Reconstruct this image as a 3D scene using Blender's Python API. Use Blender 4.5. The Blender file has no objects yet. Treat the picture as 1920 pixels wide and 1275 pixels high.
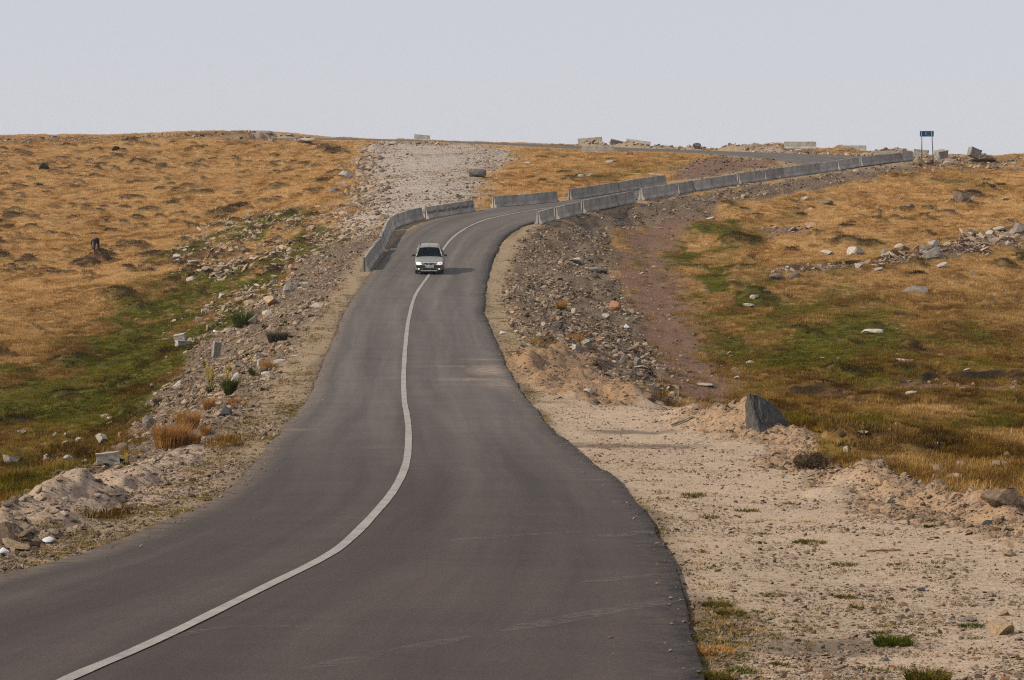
import bpy, bmesh, math, random
import numpy as np
from mathutils import Vector, Matrix, Euler, kdtree

random.seed(7); rng = np.random.default_rng(11)
scene = bpy.context.scene
COL = scene.collection
R = math.radians

# ------------------------------------------------------------------ camera, sky, sun, exposure
FPX = 4800.0; PITCH = R(3.0); CAM = Vector((0.0, 0.0, 4.0))
cam_d = bpy.data.cameras.new('camera'); cam = bpy.data.objects.new('camera', cam_d); COL.objects.link(cam)
cam.location = CAM; cam.rotation_euler = (R(90) - PITCH, 0, 0)
cam_d.sensor_fit = 'HORIZONTAL'; cam_d.sensor_width = 36; cam_d.lens = FPX / 1920 * 36
cam_d.clip_start = 0.5; cam_d.clip_end = 6000
scene.camera = cam

SUN_EL, SUN_AZ = R(36), R(-108)          # azimuth clockwise from +Y (view direction): from the left, a little behind the camera
w = bpy.data.worlds.new('World'); scene.world = w; w.use_nodes = True
nt = w.node_tree; nt.nodes.clear()
out = nt.nodes.new('ShaderNodeOutputWorld'); bg = nt.nodes.new('ShaderNodeBackground')
sky = nt.nodes.new('ShaderNodeTexSky'); sky.sky_type = 'NISHITA'; sky.sun_disc = False
sky.sun_elevation = SUN_EL; sky.sun_rotation = SUN_AZ; sky.altitude = 2000
sky.air_density = 1.0; sky.dust_density = 3.0; sky.ozone_density = 1.0
hz = nt.nodes.new('ShaderNodeMix'); hz.data_type = 'RGBA'; hz.blend_type = 'MIX'   # the pale veil of cloud and mist all round
hz.inputs['Factor'].default_value = 0.86
nt.links.new(sky.outputs[0], hz.inputs['A']); hz.inputs['B'].default_value = (6.4, 6.38, 6.95, 1)
nt.links.new(hz.outputs['Result'], bg.inputs['Color']); bg.inputs['Strength'].default_value = 0.10
nt.links.new(bg.outputs[0], out.inputs['Surface'])
sd = bpy.data.lights.new('sun', 'SUN'); sun = bpy.data.objects.new('sun', sd); COL.objects.link(sun)
sd.energy = 5.0; sd.angle = R(1.5); sd.color = (1.0, 0.88, 0.72)
sun.rotation_euler = Vector((math.sin(SUN_AZ) * math.cos(SUN_EL), math.cos(SUN_AZ) * math.cos(SUN_EL), math.sin(SUN_EL))).to_track_quat('Z', 'Y').to_euler()
sun.location = (-60, 0, 80)
vs = scene.view_settings; vs.view_transform = 'Standard'; vs.look = 'None'; vs.exposure = 0.0; vs.gamma = 1.0
vs.use_curve_mapping = False
scene.render.engine = 'CYCLES'
scene.cycles.max_bounces = 5; scene.cycles.diffuse_bounces = 2; scene.cycles.glossy_bounces = 2
scene.cycles.transparent_max_bounces = 8; scene.cycles.volume_bounces = 0
scene.cycles.use_denoising = False
scene.cycles.pixel_filter_type = 'BLACKMAN_HARRIS'; scene.cycles.filter_width = 1.15
scene.cycles.sample_clamp_indirect = 4.0

# ------------------------------------------------------------------ helpers: pixels to places, noise
def P(px, py, d):
    """the place seen at pixel (px, py) of the photograph, d metres ahead"""
    a = (px - 960.0) / FPX; b = (637.5 - py) / FPX
    c, s = math.cos(PITCH), math.sin(PITCH)
    return np.array([CAM.x + d * a, CAM.y + d * (c + b * s), CAM.z + d * (b * c - s)])

def smooth(a, b, x):
    t = np.clip((x - a) / (b - a), 0, 1); return t * t * (3 - 2 * t)

def _hash(ix, iy, seed):
    h = (ix.astype(np.int64) * 374761393 + iy.astype(np.int64) * 668265263 + seed * 1442695041) & 0xFFFFFFFF
    h = ((h ^ (h >> 13)) * 1274126177) & 0xFFFFFFFF
    return ((h ^ (h >> 16)) & 0xFFFFFF) / float(0xFFFFFF)

def vnoise(x, y, seed=0):
    x = np.asarray(x, float); y = np.asarray(y, float)
    ix = np.floor(x); iy = np.floor(y); fx = x - ix; fy = y - iy
    fx = fx * fx * (3 - 2 * fx); fy = fy * fy * (3 - 2 * fy)
    a = _hash(ix, iy, seed); b = _hash(ix + 1, iy, seed); c = _hash(ix, iy + 1, seed); d = _hash(ix + 1, iy + 1, seed)
    return (a + (b - a) * fx) * (1 - fy) + (c + (d - c) * fx) * fy

def fbm(x, y, seed=0, octs=4, gain=0.5):
    s = 0; a = 1; t = 0
    for o in range(octs):
        s = s + a * vnoise(x * 2 ** o + 17.3 * o, y * 2 ** o - 9.1 * o, seed + o); t += a; a *= gain
    return s / t            # 0..1

def catmull(pts, n):
    """smooth curve through points (k,3), about n samples, evenly spread"""
    p = np.asarray(pts, float)
    p = np.vstack([2 * p[0] - p[1], p, 2 * p[-1] - p[-2]])
    segs = []
    m = max(4, int(n * 3 / (len(p) - 3)))
    t = np.linspace(0, 1, m, endpoint=False)[:, None]
    for i in range(1, len(p) - 2):
        p0, p1, p2, p3 = p[i - 1], p[i], p[i + 1], p[i + 2]
        segs.append(0.5 * (2 * p1 + (p2 - p0) * t + (2 * p0 - 5 * p1 + 4 * p2 - p3) * t ** 2 + (3 * p1 - p0 - 3 * p2 + p3) * t ** 3))
    q = np.vstack(segs + [p[-2][None]])
    L = np.concatenate([[0], np.cumsum(np.linalg.norm(np.diff(q, axis=0), axis=1))])
    s = np.linspace(0, L[-1], n)
    return np.stack([np.interp(s, L, q[:, k]) for k in range(q.shape[1])], 1)

def in_poly(x, y, poly):
    r = np.zeros(x.shape, bool); k = len(poly)
    for i in range(k):
        x1, y1 = poly[i]; x2, y2 = poly[(i + 1) % k]
        if y1 == y2: continue
        c = (y1 > y) != (y2 > y)
        r ^= c & (x < (x2 - x1) * (y - y1) / (y2 - y1) + x1)
    return r

def poly_sd(x, y, poly):
    """signed distance to a polygon, positive inside"""
    d = np.full(x.shape, 1e9); k = len(poly)
    for i in range(k):
        x1, y1 = poly[i]; x2, y2 = poly[(i + 1) % k]
        ex, ey = x2 - x1, y2 - y1; L = ex * ex + ey * ey + 1e-12
        t = np.clip(((x - x1) * ex + (y - y1) * ey) / L, 0, 1)
        d = np.minimum(d, np.hypot(x - x1 - t * ex, y - y1 - t * ey))
    return np.where(in_poly(x, y, poly), d, -d)

# ------------------------------------------------------------------ the road: profile and edges
# how far ahead the road surface is at each picture row (main stretch)
ROWS = [(1700, 14.0), (1430, 18.5), (1275, 23.4), (1000, 37.5), (830, 59.3), (700, 85.7), (600, 111.6), (515, 152), (470, 166), (425, 180), (408, 187), (392, 194),
        (373, 205), (343, 222), (318, 238), (300, 250)]
_d = np.array([r[1] for r in ROWS]); _z = np.array([(637.5 - r[0]) / FPX * r[1] for r in ROWS])
_dd = np.linspace(13, 255, 5000)
def _hermite(x, y, xq):
    m = np.gradient(y, x)
    h = np.diff(x); i = np.clip(np.searchsorted(x, xq) - 1, 0, len(x) - 2)
    t = (xq - x[i]) / h[i]
    return ((2*t**3-3*t**2+1)*y[i] + (t**3-2*t**2+t)*h[i]*m[i] + (-2*t**3+3*t**2)*y[i+1] + (t**3-t**2)*h[i]*m[i+1])
_zz = _hermite(_d, _z, _dd); _yy = 637.5 - FPX * _zz / _dd
_o = np.argsort(_yy)
def row_d(py): return float(np.interp(py, _yy[_o], _dd[_o]))
def PR(px, py): return P(px, py, row_d(py))

LEFT = [(-1990,1700),(-1000,1362),(-420,1185),(-200,1130),(0,1078),(100,1053),(200,1020),(300,983),(400,935),(450,896),(500,842),(540,792),(578,750),(592,715),(606,680),(630,625),(648,582),(672,545),
        (702,505),(722,478),(742,455),(768,433),(802,415),(842,405),(892,396),(925,389.5),(1043,379),(1068,374.5),(1150,361),(1245,346),(1330,333)]
RIGHT = [(1400,1700),(1330,1430),(1312,1275),(1294,1180),(1288,1120),(1260,1050),(1226,985),(1190,938),(1150,895),(1105,862),(1065,830),(1010,775),(962,712),(935,655),(916,610),(907,580),
         (908,550),(916,510),(930,472),(945,447),(972,427),(1004,416),(1086,396),(1196,373),(1378,343.5),(1500,327),(1566,318)]
CENTRE = [(-520,1560),(-60,1365),(140,1275),(250,1226),(400,1152),(500,1102),(600,1052),(650,1018),(700,968),(740,918),(762,868),(766,812),(763,780),(758,750),(757,700),(761,640),(768,590),
          (781,550),(805,516),(820,490),(831,468),(850,445),(880,425),(920,410),(1000,394),(1050,387),(1130,374),(1200,362)]
Ledge = [PR(*p) for p in LEFT]; Redge = [PR(*p) for p in RIGHT]
# the bend at the top and the leg that runs back along the crest
Ledge += [P(1420,320,236), P(1482,312,246), P(1499,306,252), P(1450,299.5,262), P(1405,293.5,274), P(1300,286,294), P(1100,279,311), P(900,268.5,327), P(780,264.5,335), P(600,261,348), P(380,262,362)]
Redge += [P(1640,309,243), P(1706,299.5,251), P(1712,295.5,266), P(1600,292,281), P(1480,287.5,290), P(1300,281.5,303), P(1100,274,319), P(900,266.5,334), P(770,262.3,342), P(600,259,356), P(380,260,372)]
Ledge = catmull(Ledge, 1100); Redge = catmull(Redge, 1100)
# pair the two edges: monotone nearest matching along the road
def match(A, B):
    """for each A sample a partner on B, monotone"""
    out = []; j = 0
    for a in A:
        k = B[j:j + 90]; j = j + int(np.argmin(np.hypot(k[:, 0] - a[0], k[:, 1] - a[1]))); out.append(B[j])
    return np.array(out)
_t = np.linspace(0, 1, 1100)
_mr = match(Ledge, Redge); _ml = match(Redge, Ledge)
# centre of the road as mean of both matchings, then edges re-sampled by projection on it
cen = catmull(np.vstack([0.5 * (Ledge[::24] + _mr[::24])]), 900)
def across(c, E):
    """edge point for every centre sample, cut along the normal"""
    T = np.gradient(c[:, :2], axis=0); T /= np.linalg.norm(T, axis=1)[:, None]
    res = []; j = 0
    for i in range(len(c)):
        lo = max(0, j - 40); k = E[lo:j + 120]
        s = (k[:, 0] - c[i, 0]) * T[i, 0] + (k[:, 1] - c[i, 1]) * T[i, 1]
        q = np.abs(s) + 0.02 * np.hypot(k[:, 0] - c[i, 0], k[:, 1] - c[i, 1])
        j = lo + int(np.argmin(q)); res.append(E[j])
    return np.array(res)
def ksmooth(a, n):
    k = np.hanning(n + 2)[1:-1]; k /= k.sum()
    p = np.vstack([np.repeat(a[:1], n // 2, 0), a, np.repeat(a[-1:], n // 2, 0)])
    return np.stack([np.convolve(p[:, i], k, 'valid')[:len(a)] for i in range(a.shape[1])], 1)
EL = ksmooth(across(cen, Ledge), 7); ER = ksmooth(across(cen, Redge), 7)
EDGE = np.vstack([EL, ER]); ROADPOLY = np.vstack([EL, ER[::-1]])[:, :2]
EOUT = np.vstack([(EL - ER), (ER - EL)])[:, :2]; EOUT /= np.linalg.norm(EOUT, axis=1)[:, None]
edge_kd = kdtree.KDTree(len(EDGE))
for i, e in enumerate(EDGE): edge_kd.insert((e[0], e[1], 0), i)
edge_kd.balance()

# ------------------------------------------------------------------ the lie of the land
CTRL = [
 # left field, from the far crest down
 (-500,262,365),(0,259,365),(150,258,365),(300,254,365),(480,249,362),(560,257,356),
 (-500,330,300),(0,330,300),(300,330,298),(560,330,292),(-500,400,252),(0,400,252),(300,400,250),(520,400,240),
 (-500,475,212),(0,475,212),(300,475,208),(470,475,192),(-500,600,160),(0,600,160),(200,600,158),(330,600,150),(-500,700,130),(0,700,130),(200,700,127),
 (-500,800,108),(0,800,108),(130,800,106),(-500,900,89),(50,895,89),(-500,960,80),
 # foot of the left bank
 (-150,975,70),(0,945,76),(150,892,83),(240,805,97),(330,716,113),(420,620,135),(520,540,157),(635,452,182),(620,400,205),(650,350,240),(690,300,288),
 # bank above the road: chute and grass between the two legs
 (800,388,199),(900,383,201),(720,420,190),(760,350,225),(850,330,238),(750,295,292),(840,290,290),(950,345,226),(1000,360,217),(1000,310,262),(1100,335,232),(1150,300,272),(1200,320,240),(1300,306,254),(1350,318,238),(1400,304,256),(1040,285,295),
 # foot of the right bank
 (1290,765,94),(1240,738,103),(1212,690,115),(1190,640,128),(1165,580,147),(1132,500,171),(1125,450,186),(1180,425,194),(1250,402,203),(1400,361,217),(1600,338,232),(1722,316,249),
 # right field
 (1500,760,93),(1400,755,93),(1800,725,104),(2400,725,104),(1920,860,81),(2400,860,81),(1700,850,83),(1560,800,87),(1900,700,110),(2400,640,125),(1300,690,110),(1500,680,114),
 (1300,600,136),(1600,600,136),(1900,600,137),(2400,600,137),(1300,500,167),(1600,500,167),(1900,500,168),(2400,500,168),(1300,420,193),(1600,420,194),(1900,420,194),(2400,420,194),
 (1600,360,222),(1900,345,230),(2400,345,230),(1760,305,262),(1900,297,267),(2400,297,267),
 # the tan pull-off beside the road, then down to the field
 (1480,800,64.5),(1650,885,51),(1920,968,40),(2300,1080,32),(1300,900,49),(1600,1000,37.5),(1900,1150,29),(1700,1275,23.4),(2000,1275,23.4),(1300,790,66.5),(1180,770,70),
 (2300,1430,18.5),(1650,1430,18.5),
]
# crest beyond the far road, falling away behind
BACK = [(-500,275,430),(0,272,430),(300,268,430),(600,273,420),(800,276,415),(1000,283,405),(1200,290,390),(1400,290,365),(1300,284,330),(1480,289,312),(1600,292,304),(1700,295,292),(1800,303,310),(2000,310,330),(2400,310,330),
        (1150,277,340),(1000,272.5,352),(880,269,352),(700,264,362)]
pts = [P(*c) for c in CTRL] + [P(*c) for c in BACK]
for i in range(0, len(EL), 9):
    for E, O in ((EL, ER), (ER, EL)):
        o = E[i] - O[i]; o[2] = 0; o /= np.linalg.norm(o)
        for k, dz in ((0.0, -0.05), (1.1, -0.10)):
            q = E[i] + o * k; q[2] += dz
            if q[1] < 240 or k == 0: pts.append(q)
for y in (6, 12):
    for x in (-12, -6, 0, 6, 12): pts.append(np.array([x, y, P(960, 1430, 18.5)[2] + 0.0]))
pts = np.array(pts); CX = pts[:, :2] / 50.0; CZ = pts[:, 2]
def _phi(r2): return 0.5 * r2 * np.log(r2 + 1e-12)
n = len(CX)
A = np.zeros((n + 3, n + 3)); r2 = ((CX[:, None] - CX[None]) ** 2).sum(-1)
A[:n, :n] = _phi(r2) + np.eye(n) * 2e-4; A[:n, n] = 1; A[:n, n + 1:] = CX; A[n, :n] = 1; A[n + 1:, :n] = CX.T
sol = np.linalg.solve(A, np.concatenate([CZ, np.zeros(3)]))
def rbf(x, y):
    sh = x.shape; q = np.stack([x.ravel(), y.ravel()], 1) / 50.0; o = np.zeros(len(q))
    for s in range(0, len(q), 20000):
        e = q[s:s + 20000]; r2 = ((e[:, None] - CX[None]) ** 2).sum(-1)
        o[s:s + 20000] = _phi(r2) @ sol[:n] + sol[n] + e @ sol[n + 1:]
    return o.reshape(sh)

# terrain grid: u = x / y across, y ahead; finer near the camera
NU, NV = 660, 980
US = np.tan(np.linspace(-R(17.5), R(17.5), NU))
VS = np.concatenate([np.linspace(3, 15, 24, endpoint=False), np.geomspace(15, 420, NV - 60, endpoint=False), np.geomspace(420, 5000, 36)])
NV = len(VS)
GX = US[None, :] * VS[:, None]; GY = np.repeat(VS[:, None], NU, 1)
# coarse solve, then refine bilinearly (the spline is smooth at this scale)
cu = np.linspace(0, NU - 1, 150); cv = np.arange(0, NV, 1.0)[::3]
cxu = np.interp(cu, np.arange(NU), US); cyv = np.interp(cv, np.arange(NV), VS)
cyv2 = np.minimum(cyv, 450)
cz = rbf(cxu[None, :] * cyv2[:, None], np.repeat(cyv2[:, None], len(cu), 1))
tmp = np.stack([np.interp(np.arange(NV), cv, cz[:, i]) for i in range(len(cu))], 1)
BZ = np.stack([np.interp(np.arange(NU), cu, tmp[j]) for j in range(NV)], 0)
far = VS > 430
for j in np.where(far)[0]: BZ[j] = BZ[np.where(~far)[0][-1]] * 1.0 - 0.055 * (VS[j] - 430)

# distance to the road edge, height of that edge
DE = np.full(GX.shape, 60.0); ZE = np.zeros(GX.shape)
near = (GY > 8) & (GY < 385) & (GX > -55) & (GX < 52)
idx = np.argwhere(near)
ex = np.zeros(len(idx), int); ed = np.zeros(len(idx))
find = edge_kd.find
for k, (j, i) in enumerate(idx):
    _, q, dd = find((GX[j, i], GY[j, i], 0)); ex[k] = q; ed[k] = dd
DE[near] = ed; ZE[near] = EDGE[ex, 2]
INSIDE = np.zeros(GX.shape, bool); INSIDE[near] = in_poly(GX[near], GY[near], ROADPOLY)
SIDE = np.zeros(GX.shape); SIDE[near] = np.where(ex < len(EL), -1, 1)
Z0 = np.where(INSIDE, ZE - 0.22, BZ)
wb = smooth(0.15, 2.2, DE)
Z0 = np.where(~INSIDE & near, (ZE - 0.075) * (1 - wb) + BZ * wb, Z0)

def lookup(F, x, y):
    x = np.asarray(x, float); y = np.asarray(y, float)
    u = np.interp(x / np.maximum(y, 1e-3), US, np.arange(NU)); v = np.interp(y, VS, np.arange(NV))
    i = np.clip(u.astype(int), 0, NU - 2); j = np.clip(v.astype(int), 0, NV - 2); fu = u - i; fv = v - j
    return (F[j, i] * (1 - fu) + F[j, i + 1] * fu) * (1 - fv) + (F[j + 1, i] * (1 - fu) + F[j + 1, i + 1] * fu) * fv

_ds = np.concatenate([np.arange(14, 120, 0.1), np.arange(120, 420, 0.25)])
def hit(px, py, F=None, dmin=14):
    """where the line of sight through a pixel meets the land"""
    F = ZT if F is None else F
    a = (px - 960.0) / FPX; b = (637.5 - py) / FPX; c, s = math.cos(PITCH), math.sin(PITCH)
    d = _ds[_ds >= dmin]
    x = CAM.x + d * a; y = CAM.y + d * (c + b * s); z = CAM.z + d * (b * c - s)
    below = z < lookup(F, x, y)
    k = int(np.argmax(below)) if below.any() else int(np.argmin(np.abs(z - lookup(F, x, y))[d < 372]))
    return np.array([x[k], y[k], float(lookup(F, x[k:k+1], y[k:k+1])[0])])
def on_ground(x, y): return float(lookup(ZT, np.array([x]), np.array([y]))[0])
def scale_at(p): # pixels of the photograph per metre at a place
    c, s = math.cos(PITCH), math.sin(PITCH); return FPX / ((p[1] - CAM.y) * c - (p[2] - CAM.z) * s)
# ------------------------------------------------------------------ kinds of ground: outlines on the land
def region(poly, F=None):
    return [tuple(hit(px, py, Z0)[:2]) for px, py in poly]
REG = {k: region(v) for k, v in dict(
 pull=[(935,650),(962,712),(1010,775),(1065,830),(1150,895),(1226,985),(1290,1120),(1312,1275),(1330,1420),(2400,1420),(2400,1120),(1920,972),(1800,940),(1700,912),(1570,855),(1490,806),(1370,778),(1240,760),(1110,742),(1010,690)],
 heap=[(940,655),(1000,640),(1060,645),(1120,665),(1240,752),(1120,765),(1030,760),(970,712)],
 berm=[(1240,752),(1370,775),(1480,798),(1560,842),(1700,905),(1800,930),(1920,962),(2100,1010),(2100,1060),(1900,1010),(1650,970),(1480,880),(1380,820),(1250,785)],
 rubR=[(1008,414),(965,437),(926,500),(918,560),(925,600),(950,650),(1050,648),(1235,752),(1300,770),(1250,705),(1212,640),(1178,570),(1150,500),(1150,455),(1255,408),(1400,368),(1600,343),(1725,320),(1712,302),(1560,323),(1400,348),(1200,378),(1090,402)],
 track=[(1140,470),(1152,540),(1185,610),(1225,690),(1280,760),(1400,768),(1372,690),(1322,620),(1285,550),(1250,480),(1275,440),(1340,402),(1440,370),(1540,350),(1440,352),(1300,388),(1190,428)],
 rubL=[(-300,1010),(0,962),(60,928),(165,890),(250,806),(330,715),(420,615),(520,540),(640,455),(690,425),(720,440),(690,500),(650,560),(610,640),(580,725),(520,800),(430,890),(300,970),(100,1040),(-300,1130)],
 dirtL=[(-80,1010),(0,975),(60,930),(150,885),(260,872),(420,835),(390,890),(260,960),(120,1000)],
 chute=[(690,272),(770,268),(900,273),(985,282),(965,310),(925,345),(905,388),(800,396),(720,428),(640,456),(645,440),(645,400),(655,350),(668,300)],
 stony=[(320,500),(390,420),(500,396),(600,395),(660,400),(650,455),(560,520),(440,605),(400,640),(340,610),(380,560)],
 greenL=[(-200,720),(0,680),(150,610),(300,540),(330,480),(420,420),(560,400),(640,440),(560,500),(520,535),(420,620),(330,700),(280,760),(150,790),(-200,800)],
 greenL2=[(-200,830),(0,830),(250,800),(160,890),(0,945),(-200,960)],
 farDirt=[(1235,338),(1280,308),(1330,290),(1405,296),(1450,301),(1496,309),(1420,322),(1320,336)],
 path=[(1390,525),(1500,507),(1650,492),(1780,455),(1920,425),(2100,400),(2100,440),(1920,472),(1760,492),(1600,512),(1480,532)],
 trench=[(1440,742),(1600,727),(1760,709),(1920,712),(2100,712),(2100,726),(1920,727),(1760,721),(1600,738)],
 greenR=[(1180,500),(1290,420),(1420,395),(1540,350),(1700,320),(1720,335),(1560,380),(1450,420),(1400,490),(1560,510),(1640,600),(1700,650),(1660,690),(1560,720),(1420,745),(1380,690),(1330,620),(1280,550)],
 greenR2=[(1480,755),(1640,740),(1800,730),(1920,735),(2100,740),(2100,850),(1850,870),(1650,850),(1560,810)],
 greenM=[(1060,335),(1120,300),(1250,292),(1310,296),(1270,318),(1180,330),(1110,338)],
 crestL=[(-400,262),(-200,258),(0,259),(300,254),(480,249),(585,260),(560,266),(400,260),(200,264),(0,270),(-400,275)],
 crestR=[(1700,300),(1760,303),(1920,298),(2200,300),(2200,318),(1920,316),(1780,322),(1725,322)],
 brown=[(1640,865),(1800,852),(2000,850),(2100,900),(2000,950),(1860,945),(1740,915)],
 greenL3=[(120,640),(200,590),(300,545),(420,495),(570,480),(560,510),(500,550),(430,600),(340,640),(240,655)],
 greenR3=[(1230,450),(1300,415),(1420,395),(1440,430),(1395,480),(1400,530),(1480,560),(1580,590),(1600,670),(1480,725),(1400,735),(1370,680),(1320,600),(1270,530)],
 apron=[(1442,299),(1462,298.5),(1500,304),(1512,309),(1480,313),(1462,307)],
 bareR=[(1430,432),(1470,425),(1520,427),(1500,440),(1450,448)],
).items()}
vis = (GY < 400)
SD = {}
wx = (fbm(GX / 2.2, GY / 4.5, 5, 4) - 0.5); wy = (fbm(GX / 2.2 + 40, GY / 4.5 + 7, 9, 4) - 0.5)
for k, p in REG.items():
    a = np.array(p); m = vis & (GX > a[:, 0].min() - 6) & (GX < a[:, 0].max() + 6) & (GY > a[:, 1].min() - 10) & (GY < a[:, 1].max() + 10)
    s = np.full(GX.shape, -30.0)
    s[m] = poly_sd(GX[m] + wx[m] * 3.0, GY[m] + wy[m] * 7.0, p); SD[k] = s
def W(k, soft=0.8): return smooth(-soft, soft, SD[k])
out_r = ~INSIDE
shoulder = np.where(near & out_r, 1 - smooth(1.0, 2.0, DE + wx * 1.2), 0.0)
shoulder = np.where(GY > 235, np.where(near & out_r, 1 - smooth(0.8, 3.0, DE + wx), 0), shoulder)
wp = W('pull', .3); wrub = np.maximum(W('rubR', .5), W('rubL', .6)); wchute = W('chute', 2.0); wtrack = W('track', 1.2) * smooth(.18, .36, fbm(GX / 2.5, GY / 6, 31, 4) + .12)
bare = np.clip(np.maximum.reduce([wp, wrub, wchute, shoulder, W('farDirt', 2), W('dirtL', .4), W('heap', .5), W('berm', .5), np.where((GY > 255) & near, 1 - smooth(2.5, 5.5, DE), 0)]), 0, 1)
bare = np.where(INSIDE, 1, bare)
grassw = 1 - np.clip(np.maximum.reduce([bare, wtrack * .97, W('path', .7) * smooth(.3, .5, fbm(GX / 1.5, GY / 3.5, 77, 3)), W('trench', .5) * .8, W('bareR', 1), W('crestL', 2) * .6, W('crestR', 2) * .6, W('brown', 1) * .5]), 0, 1)
green = np.maximum.reduce([W('greenL', 6) * 1.6, W('greenL2', 5) * .7, W('stony', 4) * 1.25, W('greenR', 9) * .62, W('greenR2', 6) * .60, W('greenM', 4) * .9, W('crestR', 3), W('path', 2) * .7])
big = fbm(GX / 7, GY / 16, 3, 4)
gn = fbm(GX / 3.0, GY / 7.5, 13, 5, .6)
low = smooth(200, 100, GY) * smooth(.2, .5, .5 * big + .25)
green = np.clip(np.clip(green, 0, 1) * .80 + low * .12 + (big - .5) * 1.5 + (gn - .5) * np.where(GX > 4, 3.0, 1.9) * (.35 + green), 0, 1) * np.where(GY > 235, .6, 1)

gp = smooth(.36, .56, fbm(GX / 1.8, GY / 4.5, 17, 5, .6))
green = np.maximum(green, W('greenL3', 3) * (.25 + .75 * gp)); green = np.maximum(green * np.where(SD['greenR3'] > 0, 1, np.where(GX > 4, .8, 1)), W('greenR3', 3) * (.1 + .8 * gp))
# relief of each kind of ground
n1 = fbm(GX / 1.1, GY / 1.6, 21, 4) - .5; n2 = fbm(GX / .35, GY / .5, 22, 3) - .5; n3 = fbm(GX / 4, GY / 7, 23, 3) - .5
ZT = Z0.copy()
amp = lambda a: np.where(INSIDE, 0, a)
edgefade = np.where(near, smooth(0.05, 1.2, DE), 1)
ZT += amp(grassw * (n1 * .34 + n3 * .5) * edgefade)
ZT += amp(wrub * (n1 * .55 + n2 * .24 + n3 * .30) * smooth(.3, 2.0, DE))
ZT += amp(np.maximum(W('heap', .4), W('berm', .5)) * (n2 * .26 + n1 * .22 + (fbm(GX / .14, GY / .2, 24, 2) - .5) * .12) * smooth(.2, 1.2, DE))
ZT += amp(wchute * (n1 * .22 + n2 * .10) * edgefade)
ZT += amp(np.clip(wp, 0, 1) * (n2 * .03 + n3 * .10) * edgefade)
ZT += amp(shoulder * n2 * .03)
ZT += amp(wtrack * (n1 * .25 + n3 * .3 - .12))
# heaps of tipped earth and stone: (pixel of the foot, radii in metres, height)
def bump(px, py, rx, ry, h, rag=.35, F=None, dmin=14):
    c = hit(px, py, Z0, dmin); m = (np.abs(GX - c[0]) < rx * 2.2) & (np.abs(GY - c[1]) < ry * 2.2) & ~INSIDE
    x, y = GX[m], GY[m]
    q = np.hypot((x - c[0]) / rx, (y - c[1]) / ry) + (fbm(x / (rx * .7), y / (ry * .7), int(px) % 97, 4) - .5) * rag * 2
    e = np.clip(1 - q, 0, 1)
    ZT[m] += h * .8 * (e ** 1.15) * (1 + .3 * (fbm(x / .25, y / .4, 4, 3) - .5)) * smooth(.1, .9, DE[m])
for a in [(130,948,1.0,2.4,.78),(45,990,1.1,2.0,.62),(250,905,.8,2.6,.5),(85,965,.8,1.5,.4),(10,1012,.8,1.3,.35),(330,875,.6,2.0,.2),
          (985,682,.85,3.5,.55),(1035,680,.9,3.5,.62),(1085,695,.9,3.2,.5),(1010,715,.9,3,.3),(1130,735,1.3,3.4,.6),(1190,752,1.0,3,.55),(1080,740,.9,2.5,.25),(960,668,.6,2.5,.25),
          (1300,778,1.0,2.4,.45),(1388,800,1.3,2.6,.72),(1345,794,1.1,2.2,.5),(1440,806,.8,2.2,.3),(1500,822,.9,2.2,.42),(1570,860,.7,2.0,.4),(1530,845,.6,1.5,.25),(1620,905,.8,1.9,.5),(1690,922,.7,1.8,.38),(1760,940,.8,1.7,.36),(1830,955,.7,1.6,.33),(1900,975,.8,1.6,.4),(1990,1000,.9,1.8,.4),(1560,925,.6,1.3,.16)]:
    bump(*a)
for a in [(1370,284,3.2,7,1.0),(1420,285,3.0,7,1.2),(1462,285,2.6,7,1.2),(1530,287,2.6,6,1.0),(1575,287,2.6,6,1.25),(1608,290,2.2,5,.9),(1655,293,2.2,6,1.0),(1690,294,2.2,6,1.1),(1715,301,1.2,4,.8),(1740,301,1.0,4,.7),(1790,303,1.3,4,.7),(1845,303,1.5,4,.7),
          (1110,275,3,5,.7),(1180,277,3.5,5,.9),(1240,279,2.5,4,.55),(1300,282,2.5,5,.6),
          (1330,312,4,9,.7),(1440,308,2.4,5,.8),(500,255,2.6,6,.6),(540,256,2,5,.4),(680,272,1.5,6,.7),(640,335,1.2,5,.8),(620,358,1.0,4,.6),(700,278,1.6,6,.7),
          (1800,380,1.4,3.5,.8),(1680,398,1.2,3,.35),(1900,435,1.2,3,.5),(1545,855,.5,1.2,.25)]:
    bump(*a)
# trench bank and rocky bank in the right field
_tl = np.array([hit(*q, Z0)[:2] for q in [(1430,744),(1500,736),(1600,725),(1700,713),(1760,707),(1830,706),(1920,710),(2100,712)]])
yline = np.interp(GX, _tl[:, 0], _tl[:, 1]) + (fbm(GX / 1.2, GX * 0, 44, 3) - .5) * 1.6; dyl = GY - yline
hx = smooth(.30, .55, fbm(GX / 3.0, GX * 0 + 5, 43, 3)) * smooth(_tl[0, 0], _tl[0, 0] + 1.5, GX) * (.35 + .65 * smooth(_tl[2, 0], _tl[4, 0], GX))
ZT += .36 * hx * smooth(0, .6, dyl) * smooth(11, 1.5, dyl) * (GX < 30)
peat_shade = smooth(-.4, .05, dyl) * smooth(1.0, .55, dyl) * smooth(.05, .4, hx)  # cut bank: dark soil with the bank's shadow painted into its colour
peat_shade = np.maximum(peat_shade, smooth(-1.6, -.2, SD['path']) * smooth(.46, .56, fbm(GX / 1.1, GY / 2.4, 57, 3)) * .9)  # crevice shade of the rocky bank painted as dark ground
ZT -= np.where(SD['trench'] > -1, .2 * smooth(-.8, .5, SD['trench']), 0)
ZT += np.where((SD['path'] > -2.5), .35 * smooth(-2.2, -.2, SD['path']) * smooth(.25, .6, fbm(GX / 2, GY / 4, 41, 3)), 0)
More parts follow.
